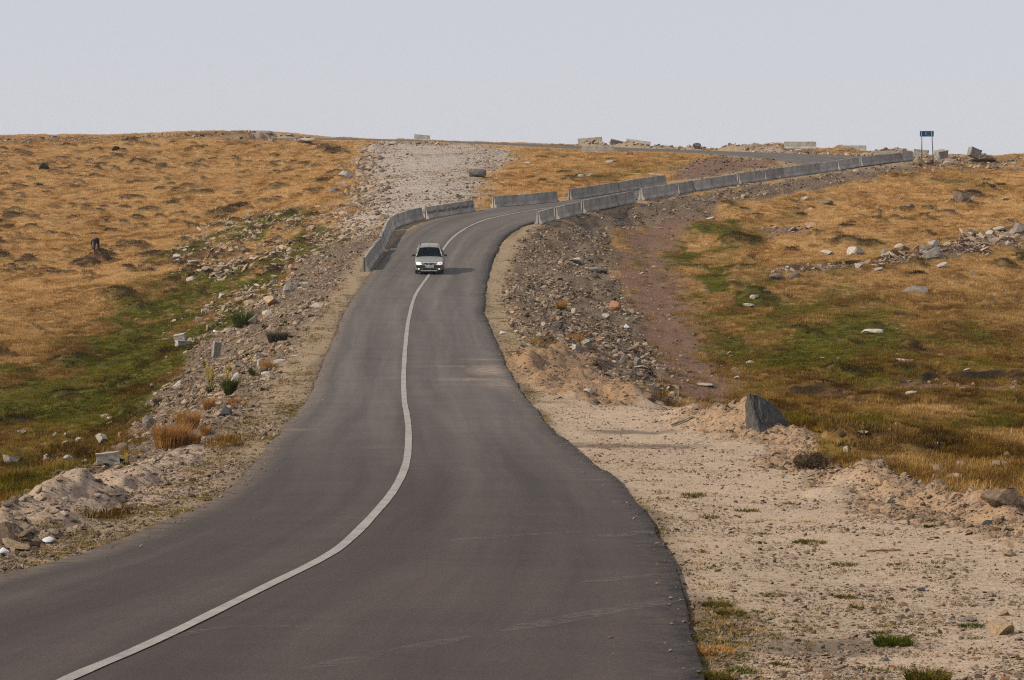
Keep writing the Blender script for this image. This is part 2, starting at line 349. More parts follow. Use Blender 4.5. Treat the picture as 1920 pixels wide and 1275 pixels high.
# hummocks all over the pasture
HUM = []
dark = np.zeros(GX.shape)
cand = []
for px0, py0, px1, py1, k in [(-150,268,660,520,800),(-150,520,500,700,45),(-150,700,330,900,26),(1290,330,2080,520,200),(1290,520,2080,700,40),(1450,700,2080,880,12),(960,285,1240,345,20)]:
    for _ in range(k): cand.append((random.uniform(px0, px1), py0 + (py1 - py0) * random.random() ** 1.25))
for px, py in cand:
    c = hit(px, py, Z0)
    if lookup(grassw, c[:1], c[1:2])[0] < .8: continue
    if fbm(np.array([c[0] / 9]), np.array([c[1] / 16]), 301, 3)[0] < random.uniform(.2, .52): continue
    g = lookup(green, c[:1], c[1:2])[0]
    rx = random.uniform(.3, 1.1) * (1.9 if random.random() < .15 else .9); ry = rx * random.uniform(.8, 1.3); h = random.uniform(.26, .60) * (rx ** .5) * (1 if py < 600 else .8)
    m = (np.abs(GX - c[0]) < rx * 2) & (np.abs(GY - c[1]) < ry * 2)
    if not m.any(): continue
    x, y = GX[m], GY[m]
    q = np.hypot((x - c[0]) / rx, (y - c[1]) / ry) + (vnoise(x / (rx * .6), y / (ry * .6), int(px) % 89) - .5) * .7
    e = smooth(1, .25, q) if False else np.clip(1 - q, 0, 1)
    e = e * e * (3 - 2 * e)
    ZT[m] += h * e; dark[m] = np.maximum(dark[m], smooth(.08, .45, e) * random.uniform(.6, 1) * (1 if py < 520 else .65)); HUM.append((c[0], c[1], rx, ry))  # hummocks darkened: brown scrub plus their shading put into the colour
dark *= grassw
ZT[INSIDE] = (ZE - .22)[INSIDE]
ZT[:, :] = np.where(near & ~INSIDE & (DE < .5), np.minimum(ZT, ZE - .05), ZT)

# ------------------------------------------------------------------ materials
def mat(name):
    m = bpy.data.materials.new(name); m.use_nodes = True; t = m.node_tree; b = t.nodes['Principled BSDF']; return m, t, b
def N(t, typ, **kw):
    n = t.nodes.new(typ)
    for k, v in kw.items():
        if k in n.inputs: n.inputs[k].default_value = v
        else: setattr(n, k, v)
    return n
def mixc(t, f, a, b, blend='MIX'):
    n = t.nodes.new('ShaderNodeMix'); n.data_type = 'RGBA'; n.blend_type = blend
    for s, v in (('Factor', f), ('A', a), ('B', b)):
        if hasattr(v, 'is_linked') or hasattr(v, 'links'): t.links.new(v, n.inputs[s])
        elif s == 'Factor': n.inputs[s].default_value = v
        else: n.inputs[s].default_value = (*v, 1)
    return n.outputs['Result']
CURVE = [.80, 1.12]
def ramp(t, src, stops):
    n = t.nodes.new('ShaderNodeValToRGB'); t.links.new(src, n.inputs[0]); e = n.color_ramp.elements
    while len(e) < len(stops): e.new(.5)
    for el, (p, c) in zip(e, stops): el.position = p; el.color = (*((CURVE[0] * x ** CURVE[1] if max(c) < 1 else x) for x in c), 1) if not isinstance(c, (int, float)) else (c, c, c, 1)
    return n.outputs[0]
def math_(t, op, a, b=None, clamp=False):
    n = t.nodes.new('ShaderNodeMath'); n.operation = op; n.use_clamp = clamp
    for i, v in enumerate((a, b)):
        if v is None: continue
        if isinstance(v, (int, float)): n.inputs[i].default_value = v
        else: t.links.new(v, n.inputs[i])
    return n.outputs[0]
def noise(t, scale, detail=4, rough=.55, vec=None, out='Fac', dist=0):
    n = t.nodes.new('ShaderNodeTexNoise'); n.inputs['Scale'].default_value = scale; n.inputs['Detail'].default_value = detail; n.inputs['Roughness'].default_value = rough; n.inputs['Distortion'].default_value = dist
    if vec is not None: t.links.new(vec, n.inputs['Vector'])
    return n.outputs[out]
def objvec(t, sx=1, sy=1, sz=1, kind='Object'):
    c = t.nodes.new('ShaderNodeTexCoord'); m = t.nodes.new('ShaderNodeMapping'); m.inputs['Scale'].default_value = (sx, sy, sz)
    t.links.new(c.outputs[kind], m.inputs['Vector']); return m.outputs[0]
def bump_(t, b, h, strength, dist):
    n = t.nodes.new('ShaderNodeBump'); n.inputs['Strength'].default_value = strength; n.inputs['Distance'].default_value = dist
    t.links.new(h, n.inputs['Height']); t.links.new(n.outputs[0], b.inputs['Normal'])
def attr(t, name, typ='GEOMETRY'):
    n = t.nodes.new('ShaderNodeAttribute'); n.attribute_name = name; n.attribute_type = typ; return n

def ground_material():
    m, t, b = mat('pasture_and_gravel'); b.inputs['Roughness'].default_value = .95; b.inputs['Specular IOR Level'].default_value = .1
    v = objvec(t)
    A = lambda k: attr(t, k).outputs['Fac']
    nf = noise(t, 9, 6, .7, v); nm = noise(t, 1.6, 5, .6, v); nl = noise(t, .22, 4, .55, v); npb = noise(t, 26, 4, .75, v)
    dry = ramp(t, nm, [(.25, (.25, .145, .055)), (.5, (.42, .265, .115)), (.75, (.56, .38, .185))])
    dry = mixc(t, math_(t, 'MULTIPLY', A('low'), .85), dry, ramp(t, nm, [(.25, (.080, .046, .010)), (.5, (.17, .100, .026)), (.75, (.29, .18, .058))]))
    gr = ramp(t, nm, [(.25, (.036, .041, .004)), (.5, (.098, .100, .010)), (.75, (.19, .145, .027))])
    gmask = math_(t, 'ADD', A('green'), math_(t, 'MULTIPLY', math_(t, 'SUBTRACT', nl, .5), .9), True)
    c = mixc(t, ramp(t, gmask, [(.3, 0.0), (.75, 1.0)]), dry, gr)
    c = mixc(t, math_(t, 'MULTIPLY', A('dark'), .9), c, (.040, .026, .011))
    # bare grounds
    tan = ramp(t, nf, [(.25, (.19, .14, .10)), (.42, (.43, .335, .245)), (.6, (.53, .43, .325)), (.8, (.74, .66, .56))])
    tan = mixc(t, ramp(t, nl, [(.45, 0.0), (.62, .75)]), tan, ramp(t, nf, [(.2, (.40, .295, .205)), (.8, (.65, .52, .40))]))
    rub = ramp(t, npb, [(.25, (.05, .037, .026)), (.45, (.15, .115, .085)), (.6, (.25, .20, .15)), (.8, (.46, .40, .33))])
    rub = mixc(t, ramp(t, nm, [(.5, 0.0), (.7, .6)]), rub, (.20, .125, .075))
    chu = ramp(t, npb, [(.22, (.22, .19, .165)), (.42, (.39, .345, .305)), (.62, (.47, .42, .375)), (.85, (.58, .53, .48))])
    drt = ramp(t, nf, [(.25, (.105, .062, .042)), (.5, (.20, .125, .090)), (.75, (.32, .22, .165))])
    shd = ramp(t, npb, [(.25, (.10, .075, .045)), (.45, (.31, .235, .15)), (.62, (.44, .35, .24)), (.85, (.62, .53, .41))])
    hp = ramp(t, nf, [(.2, (.13, .078, .042)), (.45, (.33, .215, .125)), (.8, (.52, .375, .245))])
    pk = ramp(t, nf, [(.2, (.22, .16, .115)), (.5, (.42, .325, .25)), (.8, (.55, .45, .36))])
    c = mixc(t, A('w_dirt'), c, drt); c = mixc(t, A('w_rub'), c, rub); c = mixc(t, A('w_chute'), c, chu)
    c = mixc(t, A('w_pull'), c, tan); c = mixc(t, A('w_shoulder'), c, shd); c = mixc(t, A('w_heap'), c, hp); c = mixc(t, A('w_pink'), c, pk)
    c = mixc(t, A('w_stain'), c, (.085, .07, .055))
    c = mixc(t, math_(t, 'MULTIPLY', A('peat_shade'), ramp(t, nm, [(.3, .6), (.5, 1.0)])), c, (.020, .013, .006))
    t.links.new(c, b.inputs['Base Color'])
    h = math_(t, 'ADD', math_(t, 'MULTIPLY', nf, .6), math_(t, 'MULTIPLY', npb, .4)); bump_(t, b, h, .9, .06)
    return m
M = {}
M['ground'] = ground_material()

def asphalt():
    m, t, b = mat('asphalt'); v = objvec(t)
    uv = t.nodes.new('ShaderNodeUVMap'); uv.uv_map = 'UVMap'
    sep = t.nodes.new('ShaderNodeSeparateXYZ'); t.links.new(uv.outputs[0], sep.inputs[0])
    fine = noise(t, 38, 6, .9, v); med = noise(t, .7, 5, .6, v)
    mp = t.nodes.new('ShaderNodeMapping'); mp.inputs['Scale'].default_value = (9.0, .045, 1); t.links.new(uv.outputs[0], mp.inputs[0])
    streak = noise(t, 1.0, 5, .65, mp.outputs[0], dist=.4)
    CURVE[:] = [1, 1]
    near_tone = ramp(t, fine, [(.30, (.014, .0105, .0085)), (.46, (.046, .036, .0305)), (.58, (.068, .054, .046)), (.72, (.17, .14, .125))])
    far_tone = ramp(t, fine, [(.30, (.036, .030, .026)), (.46, (.080, .069, .060)), (.58, (.106, .092, .081)), (.72, (.20, .178, .158))])
    base = mixc(t, attr(t, 'far_sheen').outputs['Fac'], near_tone, far_tone); CURVE[:] = [.80, 1.12]  # one asphalt, darker near and paler far: view-angle brightness put into its colour
    c = mixc(t, .75, base, ramp(t, streak, [(.3, .62), (.5, .98), (.7, 1.32)]), 'MULTIPLY')
    c = mixc(t, .35, c, ramp(t, med, [(.3, .74), (.55, 1.0), (.75, 1.22)]), 'MULTIPLY')
    # wheel-worn lanes: paler where tyres run, darker between and along the edge
    wt = t.nodes.new('ShaderNodeMapping'); wt.inputs['Scale'].default_value = (1, 1, 1); t.links.new(uv.outputs[0], wt.inputs[0])
    lane = ramp(t, sep.outputs['X'], [(0, .55), (.012, .72), (.05, .90), (.13, 1.12), (.24, .93), (.36, 1.12), (.46, .90), (.54, .92), (.63, 1.14), (.75, .93), (.87, 1.10), (.975, .86), (1, .5)])
    c = mixc(t, 1.0, c, lane, 'MULTIPLY')
    # cross streaks left by turning wheels
    mc = t.nodes.new('ShaderNodeMapping'); mc.inputs['Scale'].default_value = (.6, .55, 1); t.links.new(uv.outputs[0], mc.inputs[0])
    cross = noise(t, 1.6, 4, .6, mc.outputs[0]); c = mixc(t, .22, c, ramp(t, cross, [(.32, .7), (.5, 1.0), (.66, 1.22)]), 'MULTIPLY')
    dust = attr(t, 'dust').outputs['Fac']
    dn = noise(t, 3.2, 6, .75, v)
    c = mixc(t, math_(t, 'MULTIPLY', dust, ramp(t, dn, [(.35, 0.0), (.7, 1.0)])), c, (.34, .26, .19))
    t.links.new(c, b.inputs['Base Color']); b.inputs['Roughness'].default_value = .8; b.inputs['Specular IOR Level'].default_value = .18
    bump_(t, b, fine, .5, .012); return m
M['asphalt'] = asphalt()
def paint():
    m, t, b = mat('worn_white_paint'); v = objvec(t)
    f = noise(t, 55, 5, .8, v); g = noise(t, 2.2, 4, .6, v)
    c = ramp(t, f, [(.30, (.10, .09, .08)), (.46, (.33, .31, .285)), (.7, (.50, .48, .45))])
    c = mixc(t, .75, c, ramp(t, g, [(.3, .62), (.6, 1.05)]), 'MULTIPLY')
    t.links.new(c, b.inputs['Base Color']); b.inputs['Roughness'].default_value = .8; bump_(t, b, f, .3, .006); return m
M['paint'] = paint()

# ------------------------------------------------------------------ meshes of the setting
def link(name, me, material=None, parent=None):
    o = bpy.data.objects.new(name, me); COL.objects.link(o)
    if material is not None and len(me.materials) == 0: me.materials.append(material)
    if parent is not None: o.parent = parent
    return o
def tag(o, label=None, category=None, group=None, kind=None):
    for k, v in (('label', label), ('category', category), ('group', group), ('kind', kind)):
        if v: o[k] = v
    return o
def grid_mesh(name, V, nu, nv, smoothf=True):
    me = bpy.data.meshes.new(name); i = np.arange(nu - 1)[None, :] + np.arange(nv - 1)[:, None] * nu; i = i.ravel()
    F = np.stack([i, i + 1, i + nu + 1, i + nu], 1)
    me.vertices.add(len(V)); me.vertices.foreach_set('co', np.ascontiguousarray(V, dtype=np.float32).ravel())
    me.loops.add(F.size); me.loops.foreach_set('vertex_index', F.astype(np.int32).ravel())
    me.polygons.add(len(F)); me.polygons.foreach_set('loop_start', (np.arange(len(F)) * 4).astype(np.int32)); me.polygons.foreach_set('loop_total', np.full(len(F), 4, np.int32))
    me.update(calc_edges=True); me.polygons.foreach_set('use_smooth', np.full(len(F), smoothf)); return me
def set_attr(me, name, a):
    at = me.attributes.new(name, 'FLOAT', 'POINT'); at.data.foreach_set('value', np.ascontiguousarray(a, dtype=np.float32).ravel())

gm = grid_mesh('ground', np.stack([GX, GY, ZT], -1).reshape(-1, 3), NU, NV)
stain = np.zeros(GX.shape)
for px, py, rx, ry in [(1180,812,1.5,1.0),(1130,836,2.2,1.2),(1240,838,1.6,1.0),(1560,1215,1.0,1.0)]:
    c = hit(px, py, ZT); q = np.hypot((GX - c[0]) / rx, (GY - c[1]) / ry) + (fbm(GX / .5, GY / .6, 61, 4) - .5) * 1.2
    stain = np.maximum(stain, (1 - smooth(.3, 1, q)) * .75)
# asphalt crumbs and soil along the tarmac edge
stain = np.maximum(stain, np.where(near & ~INSIDE, (1 - smooth(.05, .45, DE + wx * .9)) * .55 * (GY < 200), 0))
tufty = fbm(GX / .7, GY / 1.3, 91, 4)
pull_green = wp * smooth(.6, .75, tufty) * .0
set_attr(gm, 'green', green); set_attr(gm, 'low', low); set_attr(gm, 'peat_shade', peat_shade * (GY > 60)); set_attr(gm, 'dark', np.clip(dark + W('crestL', 2) * .7 + W('brown', 1.) * .8 * (fbm(GX / 1.2, GY / 3, 55, 3) > .45), 0, 1))
set_attr(gm, 'w_dirt', np.clip(np.maximum.reduce([np.where((GY > 255) & near & ~INSIDE & (SIDE > 0), (1 - smooth(6, 13, DE)) * .75, 0), wtrack, W('farDirt', 2), W('trench', .5), W('path', .7) * smooth(.3, .5, fbm(GX / 1.5, GY / 3.5, 77, 3)), W('bareR', 1)]), 0, 1))
set_attr(gm, 'w_rub', np.clip(np.maximum(wrub, W('crestR', 2) * .5), 0, 1))
heapsfar = np.zeros(GX.shape)
set_attr(gm, 'w_chute', np.clip(np.maximum(wchute, np.where((GY > 255) & near & ~INSIDE & (SIDE > 0), (1 - smooth(2, 5, DE)) * .6, 0)), 0, 1)); set_attr(gm, 'w_pull', np.maximum(wp, W('apron', .5)))
set_attr(gm, 'w_shoulder', shoulder * (1 - .85 * wp)); set_attr(gm, 'w_heap', np.maximum(W('heap', .4), W('berm', .5) * .75)); set_attr(gm, 'w_pink', W('dirtL', .5)); set_attr(gm, 'w_stain', stain)
ground = tag(link('ground', gm, M['ground']), kind='structure')

# the road: two lanes on a crowned ribbon with a broken edge and real thickness
def road_mesh():
    na = 15; rows = []; edge = []
    L = EL.copy(); Rr = ER.copy()
    s = np.concatenate([[0], np.cumsum(np.linalg.norm(np.diff(cen, axis=0), axis=1))])
    nrm = (Rr - L); nrm[:, 2] = 0; nrm /= np.linalg.norm(nrm, axis=1)[:, None]
    # finer along
    k = 5; q = np.linspace(0, len(L) - 1, len(L) * k); f = lambda a: np.stack([np.interp(q, np.arange(len(a)), a[:, i]) for i in range(3)], 1)
    L, Rr, nrm = f(L), f(Rr), f(nrm); s = np.interp(q, np.arange(len(s)), s)
    jl = (fbm(s / 2.2, s * 0 + 3, 71, 5, .45) - .5) * .14; jr = (fbm(s / 2.6, s * 0 + 9, 72, 5, .45) - .5) * .20
    L += nrm * jl[:, None]; Rr += nrm * jr[:, None]
    V = []; U = []
    ts = np.linspace(0, 1, na)
    for j, t in enumerate(ts):
        p = L * (1 - t) + Rr * t; p[:, 2] += .015 * (1 - (2 * t - 1) ** 2); V.append(p); U.append(np.stack([np.full(len(s), t), s], 1))
    lo = L - nrm * .07; lo[:, 2] -= .20; hi = Rr + nrm * .07; hi[:, 2] -= .20
    V = [lo] + V + [hi]; U = [np.stack([np.full(len(s), 0.0), s], 1)] + U + [np.stack([np.full(len(s), 1.0), s], 1)]
    V = np.stack(V, 1); U = np.stack(U, 1); nu = V.shape[1]; nv = V.shape[0]
    me = grid_mesh('road', V.reshape(-1, 3), nu, nv)
    uvl = me.uv_layers.new(name='UVMap'); li = np.zeros(len(me.loops), np.int32); me.loops.foreach_get('vertex_index', li)
    uvl.data.foreach_set('uv', U.reshape(-1, 2)[li].astype(np.float32).ravel())
    d = np.zeros(nu * nv); X = V.reshape(-1, 3)
    for px, py, rx, ry, a in [(925,695,1.3,3.5,.9),(900,712,2.0,1.2,.55),(945,720,1.2,3,.55),(915,675,1.5,.7,.5),(890,688,3,.7,.35),(1110,885,1.3,.25,.2),(1130,900,.9,.2,.3),(545,806,.5,.8,.6)]:
        c = PR(px, py); e = 1 - np.hypot((X[:, 0] - c[0]) / rx, (X[:, 1] - c[1]) / ry); d = np.maximum(d, a * smooth(0, .8, e))
    tt = U.reshape(-1, 2)[:, 0]; d = np.maximum(d, .35 * smooth(.955, 1, tt) * (X[:, 1] < 110) + .3 * smooth(.03, 0, tt)); d = np.maximum(d, .75 * smooth(.93, 1, tt) * smooth(60, 68, X[:, 1]) * smooth(98, 88, X[:, 1])); set_attr(me, 'dust', d)
    set_attr(me, 'far_sheen', np.clip(smooth(36, 84, X[:, 1]) * (.8 + .4 * fbm(X[:, 0] / 2, X[:, 1] / 9, 19, 3)), 0, 1))  # rises with distance: glancing sheen and haze painted into the asphalt
    return me
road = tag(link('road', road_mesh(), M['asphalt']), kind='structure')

# painted centre line
def road_z(x, y):
    """height of the crowned surface over a place near the centre"""
    k = np.hypot(cen[:, 0] - x, cen[:, 1] - y); i = int(np.argmin(k)); l, r = EL[i], ER[i]; e = r - l
    t = np.clip(((x - l[0]) * e[0] + (y - l[1]) * e[1]) / (e[0] ** 2 + e[1] ** 2), 0, 1)
    i2 = i + 1 if i + 1 < len(cen) else i
    z1 = l[2] * (1 - t) + r[2] * t + .015 * (1 - (2 * t - 1) ** 2)
    T = cen[i2] - cen[max(i - 1, 0)]; sl = T[2] / (T[0] ** 2 + T[1] ** 2) ; dz = ((x - cen[i, 0]) * T[0] + (y - cen[i, 1]) * T[1]) * sl
    # foot of the perpendicular is within a sample, so the slope term stays small
    return z1 + np.clip(dz, -.03, .03)
C3 = catmull([PR(*p) for p in CENTRE], 620)
def line_mesh():
    T = np.gradient(C3[:, :2], axis=0); T /= np.linalg.norm(T, axis=1)[:, None]; Nn = np.stack([T[:, 1], -T[:, 0]], 1)
    V = []; wj = .078 + (fbm(np.arange(620) / 3.0, np.zeros(620), 81, 3) - .5) * .016
    for k in (-1, -.5, 0, .5, 1):
        p = C3.copy(); p[:, :2] += Nn * (k * wj)[:, None]; p[:, 2] = [road_z(a, b) for a, b in p[:, :2]]; V.append(p)
    V = np.stack(V, 1); zs = V[:, :, 2].mean(1); zs2 = np.convolve(np.pad(zs, 4, 'edge'), np.ones(9) / 9, 'valid')
    V[:, :, 2] += (zs2 - zs)[:, None] + .010
    return grid_mesh('centre_line', V.reshape(-1, 3), 5, len(V))
tag(link('centre_line', line_mesh(), M['paint'], road), None)

# pale streaks left by tyres turning out of the pull-off
def streak_mat():
    m, t, b = mat('dusty_tyre_streak'); out = t.nodes['Material Output']; v = objvec(t)
    b.inputs['Base Color'].default_value = (.22, .195, .175, 1); b.inputs['Roughness'].default_value = .9
    tr = N(t, 'ShaderNodeBsdfTransparent'); mx = N(t, 'ShaderNodeMixShader'); n1 = noise(t, 9, 6, .8, v); n2 = noise(t, .8, 3, .6, v)
    f = math_(t, 'MULTIPLY', ramp(t, n1, [(.42, 0.0), (.68, .32)]), ramp(t, n2, [(.35, .15), (.6, 1.0)]))
    t.links.new(f, mx.inputs[0]); t.links.new(tr.outputs[0], mx.inputs[1]); t.links.new(b.outputs[0], mx.inputs[2]); t.links.new(mx.outputs[0], out.inputs['Surface']); return m
M['streak'] = streak_mat()
for pl, wd in (([(560,1262),(720,1230),(880,1197)], .10), ([(940,1187),(1060,1163),(1180,1140),(1284,1124)], .13), ([(830,1017),(960,1006),(1120,997)], .09), ([(1110,1008),(1170,1003),(1222,996)], .14), ([(1090,1094),(1180,1085),(1268,1076)], .09), ([(1058,872),(1085,885),(1110,892),(1148,897)], .07), ([(300,1205),(420,1180),(610,1178)], .06), ([(760,1143),(830,1141)], .06)):
    q = catmull([PR(*p) for p in pl], 60); T = np.gradient(q[:, :2], axis=0); T /= np.linalg.norm(T, axis=1)[:, None]; Nn = np.stack([T[:, 1], -T[:, 0]], 1)
    tp = np.minimum(1, np.minimum(np.arange(60), 59 - np.arange(60)) / 10.0) * .8 + .2; V = []
    for k_ in (-1, 1):
        p = q.copy(); p[:, :2] += Nn * (k_ * wd * 1.4 * tp)[:, None]; p[:, 2] = [road_z(a, b) + .009 for a, b in p[:, :2]]; V.append(p)
    link('tyre_streak', grid_mesh('tyre_streak', np.stack(V, 1).reshape(-1, 3), 2, 60), M['streak'], road)
# ------------------------------------------------------------------ more materials
def simple(name, col, rough=.6, metal=0, spec=.4, var=.0, scale=8, bumpd=0, var_col=None):
    m, t, b = mat(name); b.inputs['Roughness'].default_value = rough; b.inputs['Metallic'].default_value = metal; b.inputs['Specular IOR Level'].default_value = spec
    if var:
        f = noise(t, scale, 5, .65, objvec(t)); k = var_col or tuple(x * (1 - var) for x in col); hi = tuple(min(1, x * (1 + var * .6)) for x in col)
        t.links.new(ramp(t, f, [(.3, k), (.5, col), (.72, hi)]), b.inputs['Base Color'])
        if bumpd: bump_(t, b, f, .7, bumpd)
    else: b.inputs['Base Color'].default_value = (*col, 1)
    return m
def rock_mat(name, dk, md, lt, lichen=None, inst=False):
    m, t, b = mat(name); b.inputs['Roughness'].default_value = .9; b.inputs['Specular IOR Level'].default_value = .2
    v = objvec(t, kind='Generated' if False else 'Object'); n1 = noise(t, 3.2, 6, .65, v, dist=.6); n2 = noise(t, 14, 5, .75, v)
    f = math_(t, 'ADD', math_(t, 'MULTIPLY', n1, .6), math_(t, 'MULTIPLY', n2, .4))
    c = ramp(t, f, [(.33, dk), (.5, md), (.66, lt)])
    if lichen: c = mixc(t, ramp(t, noise(t, 5, 4, .6, v), [(.56, 0.0), (.66, .7)]), c, lichen)
    if inst:
        a = attr(t, 'tint', 'INSTANCER').outputs['Fac']
        k = ramp(t, a, inst); c = mixc(t, 1.0, c, k, 'MULTIPLY')
    else:
        oi = t.nodes.new('ShaderNodeObjectInfo'); c = mixc(t, .8, c, ramp(t, oi.outputs['Random'], [(0, .72), (.5, 1.0), (1, 1.22)]), 'MULTIPLY')
    t.links.new(c, b.inputs['Base Color']); bump_(t, b, f, .8, .05); return m
M['rk_grey'] = rock_mat('grey_schist', (.12, .105, .09), (.24, .215, .185), (.38, .345, .30), (.09, .085, .06))
M['rk_pale'] = rock_mat('pale_stone', (.25, .22, .185), (.46, .415, .355), (.62, .575, .51))
M['rk_tan'] = rock_mat('tan_stone', (.22, .15, .085), (.40, .295, .185), (.56, .44, .30))
M['rk_brown'] = rock_mat('brown_stone', (.10, .07, .048), (.20, .148, .105), (.33, .255, .19))
M['rk_orange'] = rock_mat('rusty_stone', (.17, .085, .05), (.34, .175, .105), (.46, .29, .20))
M['rk_dark'] = rock_mat('dark_stone', (.05, .048, .048), (.11, .106, .104), (.19, .18, .175))
M['soil_clod'] = rock_mat('matted_roots', (.035, .022, .012), (.085, .055, .03), (.17, .115, .065))
TINTS = [(0, (.36, .32, .28)), (.2, (.62, .56, .50)), (.45, (1.0, .93, .84)), (.7, (1.35, 1.28, 1.2)), (.9, (1.75, 1.7, 1.62)), (1, (1.35, .80, .55))]
M['stones'] = rock_mat('loose_stones', (.16, .125, .09), (.29, .235, .18), (.42, .355, .29), None, TINTS)

def concrete():
    m, t, b = mat('weathered_concrete'); b.inputs['Roughness'].default_value = .9; b.inputs['Specular IOR Level'].default_value = .2
    v = objvec(t); sv = objvec(t, 5.5, 5.5, .7)
    n1 = noise(t, 1.7, 6, .65, v); st = noise(t, 1.0, 5, .7, sv); n2 = noise(t, 25, 4, .7, v)
    c = ramp(t, n1, [(.3, (.30, .28, .245)), (.5, (.42, .395, .35)), (.7, (.52, .49, .44))])
    c = mixc(t, .85, c, ramp(t, st, [(.32, .58), (.5, .94), (.7, 1.10)]), 'MULTIPLY')
    c = mixc(t, .5, c, ramp(t, n2, [(.35, .8), (.65, 1.1)]), 'MULTIPLY')
    oi = t.nodes.new('ShaderNodeObjectInfo'); c = mixc(t, 1.0, c, ramp(t, oi.outputs['Random'], [(0, .74), (1, 1.16)]), 'MULTIPLY')
    t.links.new(c, b.inputs['Base Color']); bump_(t, b, n2, .4, .01); return m
M['concrete'] = concrete()
def soot_concrete():
    m = M['concrete'].copy(); m.name = 'tyre_marked_concrete'; t = m.node_tree; b = t.nodes['Principled BSDF']
    src = b.inputs['Base Color'].links[0].from_socket
    g = t.nodes.new('ShaderNodeTexCoord'); sp = t.nodes.new('ShaderNodeSeparateXYZ'); t.links.new(g.outputs['Object'], sp.inputs[0])
    band = ramp(t, math_(t, 'ADD', sp.outputs['Z'], math_(t, 'MULTIPLY', math_(t, 'SUBTRACT', noise(t, 2.5, 4, .6, objvec(t, 1, 1, .3)), .5), .22)), [(.36, 0.0), (.44, .85), (.52, .7), (.60, 0.0)])
    sm = math_(t, 'MULTIPLY', band, ramp(t, noise(t, 3, 4, .6, objvec(t, 1.5, 1.5, .2)), [(.4, 0.0), (.52, 1.0)]))
    t.links.new(mixc(t, sm, src, (.035, .036, .04)), b.inputs['Base Color']); return m
M['concrete_marked'] = soot_concrete()
M['car_paint'] = simple('champagne_car_paint', (.235, .238, .215), .34, .45, .5)
M['black_plastic'] = simple('black_plastic', (.018, .018, .02), .5)
M['rubber'] = simple('tyre_rubber', (.02, .02, .02), .85)
M['chrome'] = simple('bright_trim', (.55, .55, .53), .3, .1)
M['rim'] = simple('wheel_rim', (.42, .42, .42), .35, .7)
M['white'] = simple('white_plate', (.72, .73, .74), .5)
M['blue'] = simple('blue_badge', (.05, .12, .42), .3, .2)
M['seat'] = simple('dark_upholstery', (.03, .035, .04), .9)
M['skin'] = simple('skin', (.42, .24, .17), .6)
M['hair'] = simple('dark_hair', (.03, .022, .018), .8)
M['navy'] = simple('navy_cloth', (.006, .006, .012), .9, var=.3)
M['shirt'] = simple('grey_blue_cloth', (.13, .13, .18), .9, var=.25)
M['red'] = simple('red_plastic', (.42, .045, .035), .5, var=.2)
M['post'] = simple('galvanised_steel', (.20, .21, .225), .55, .5, var=.25)
M['sign'] = simple('blue_green_board', (.010, .105, .20), .45, var=.2, scale=2)
M['bag'] = simple('white_plastic_bag', (.66, .68, .70), .5, var=.15)
M['wood'] = simple('weathered_wood', (.36, .22, .11), .85, var=.4, scale=12)
M['driftwood'] = simple('grey_wood', (.21, .18, .145), .9, var=.4, scale=12)
def glass():
    m, t, b = mat('tinted_glass'); out = t.nodes['Material Output']; t.nodes.remove(b)
    tr = N(t, 'ShaderNodeBsdfTransparent'); tr.inputs[0].default_value = (.32, .40, .43, 1)
    gl = N(t, 'ShaderNodeBsdfGlossy'); gl.inputs['Color'].default_value = (.30, .42, .46, 1); gl.inputs['Roughness'].default_value = .04
    fr = N(t, 'ShaderNodeFresnel'); fr.inputs[0].default_value = 1.45
    mx = N(t, 'ShaderNodeMixShader'); t.links.new(fr.outputs[0], mx.inputs[0]); t.links.new(tr.outputs[0], mx.inputs[1]); t.links.new(gl.outputs[0], mx.inputs[2]); t.links.new(mx.outputs[0], out.inputs[0]); return m
M['glass'] = glass()
def lit(name, col, e):
    m, t, b = mat(name); b.inputs['Base Color'].default_value = (.7, .7, .7, 1); b.inputs['Emission Color'].default_value = (*col, 1); b.inputs['Emission Strength'].default_value = e; b.inputs['Roughness'].default_value = .15; return m
M['headlight'] = lit('lit_headlamp', (1, .82, .70), .55); M['fog'] = lit('fog_lamp', (1, .8, .55), .2)
def leafy(name, a, c2, inst=None, trans=.35, vary='random'):
    """blades and leaves: matt, letting some light through"""
    m, t, b = mat(name); out = t.nodes['Material Output']; t.nodes.remove(b)
    if inst is None:
        oi = t.nodes.new('ShaderNodeObjectInfo'); n = noise(t, 6, 3, .6, objvec(t)); col = ramp(t, n, [(.35, a), (.65, c2)])
    else: col = inst(t)
    d = N(t, 'ShaderNodeBsdfDiffuse'); tr = N(t, 'ShaderNodeBsdfTranslucent'); mx = N(t, 'ShaderNodeMixShader'); mx.inputs[0].default_value = trans
    t.links.new(col, d.inputs[0]); t.links.new(col, tr.inputs[0]); t.links.new(d.outputs[0], mx.inputs[1]); t.links.new(tr.outputs[0], mx.inputs[2]); t.links.new(mx.outputs[0], out.inputs[0]); return m
def grass_tint(t):
    g = attr(t, 'greenness', 'INSTANCER').outputs['Fac']; k = attr(t, 'tint', 'INSTANCER').outputs['Fac']; dk = attr(t, 'heath_shade', 'INSTANCER').outputs['Fac']
    dry = ramp(t, k, [(0, (.33, .185, .062)), (.5, (.63, .40, .17)), (1, (.85, .60, .315))])
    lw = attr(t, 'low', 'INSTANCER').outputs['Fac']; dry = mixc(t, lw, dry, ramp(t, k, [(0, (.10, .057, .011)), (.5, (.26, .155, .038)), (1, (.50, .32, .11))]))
    grn = ramp(t, k, [(0, (.050, .056, .005)), (.5, (.130, .134, .013)), (1, (.28, .215, .04))])
    c = mixc(t, g, dry, grn); return mixc(t, dk, c, ramp(t, k, [(0, (.030, .02, .009)), (.6, (.085, .055, .024)), (1, (.17, .11, .05))]))
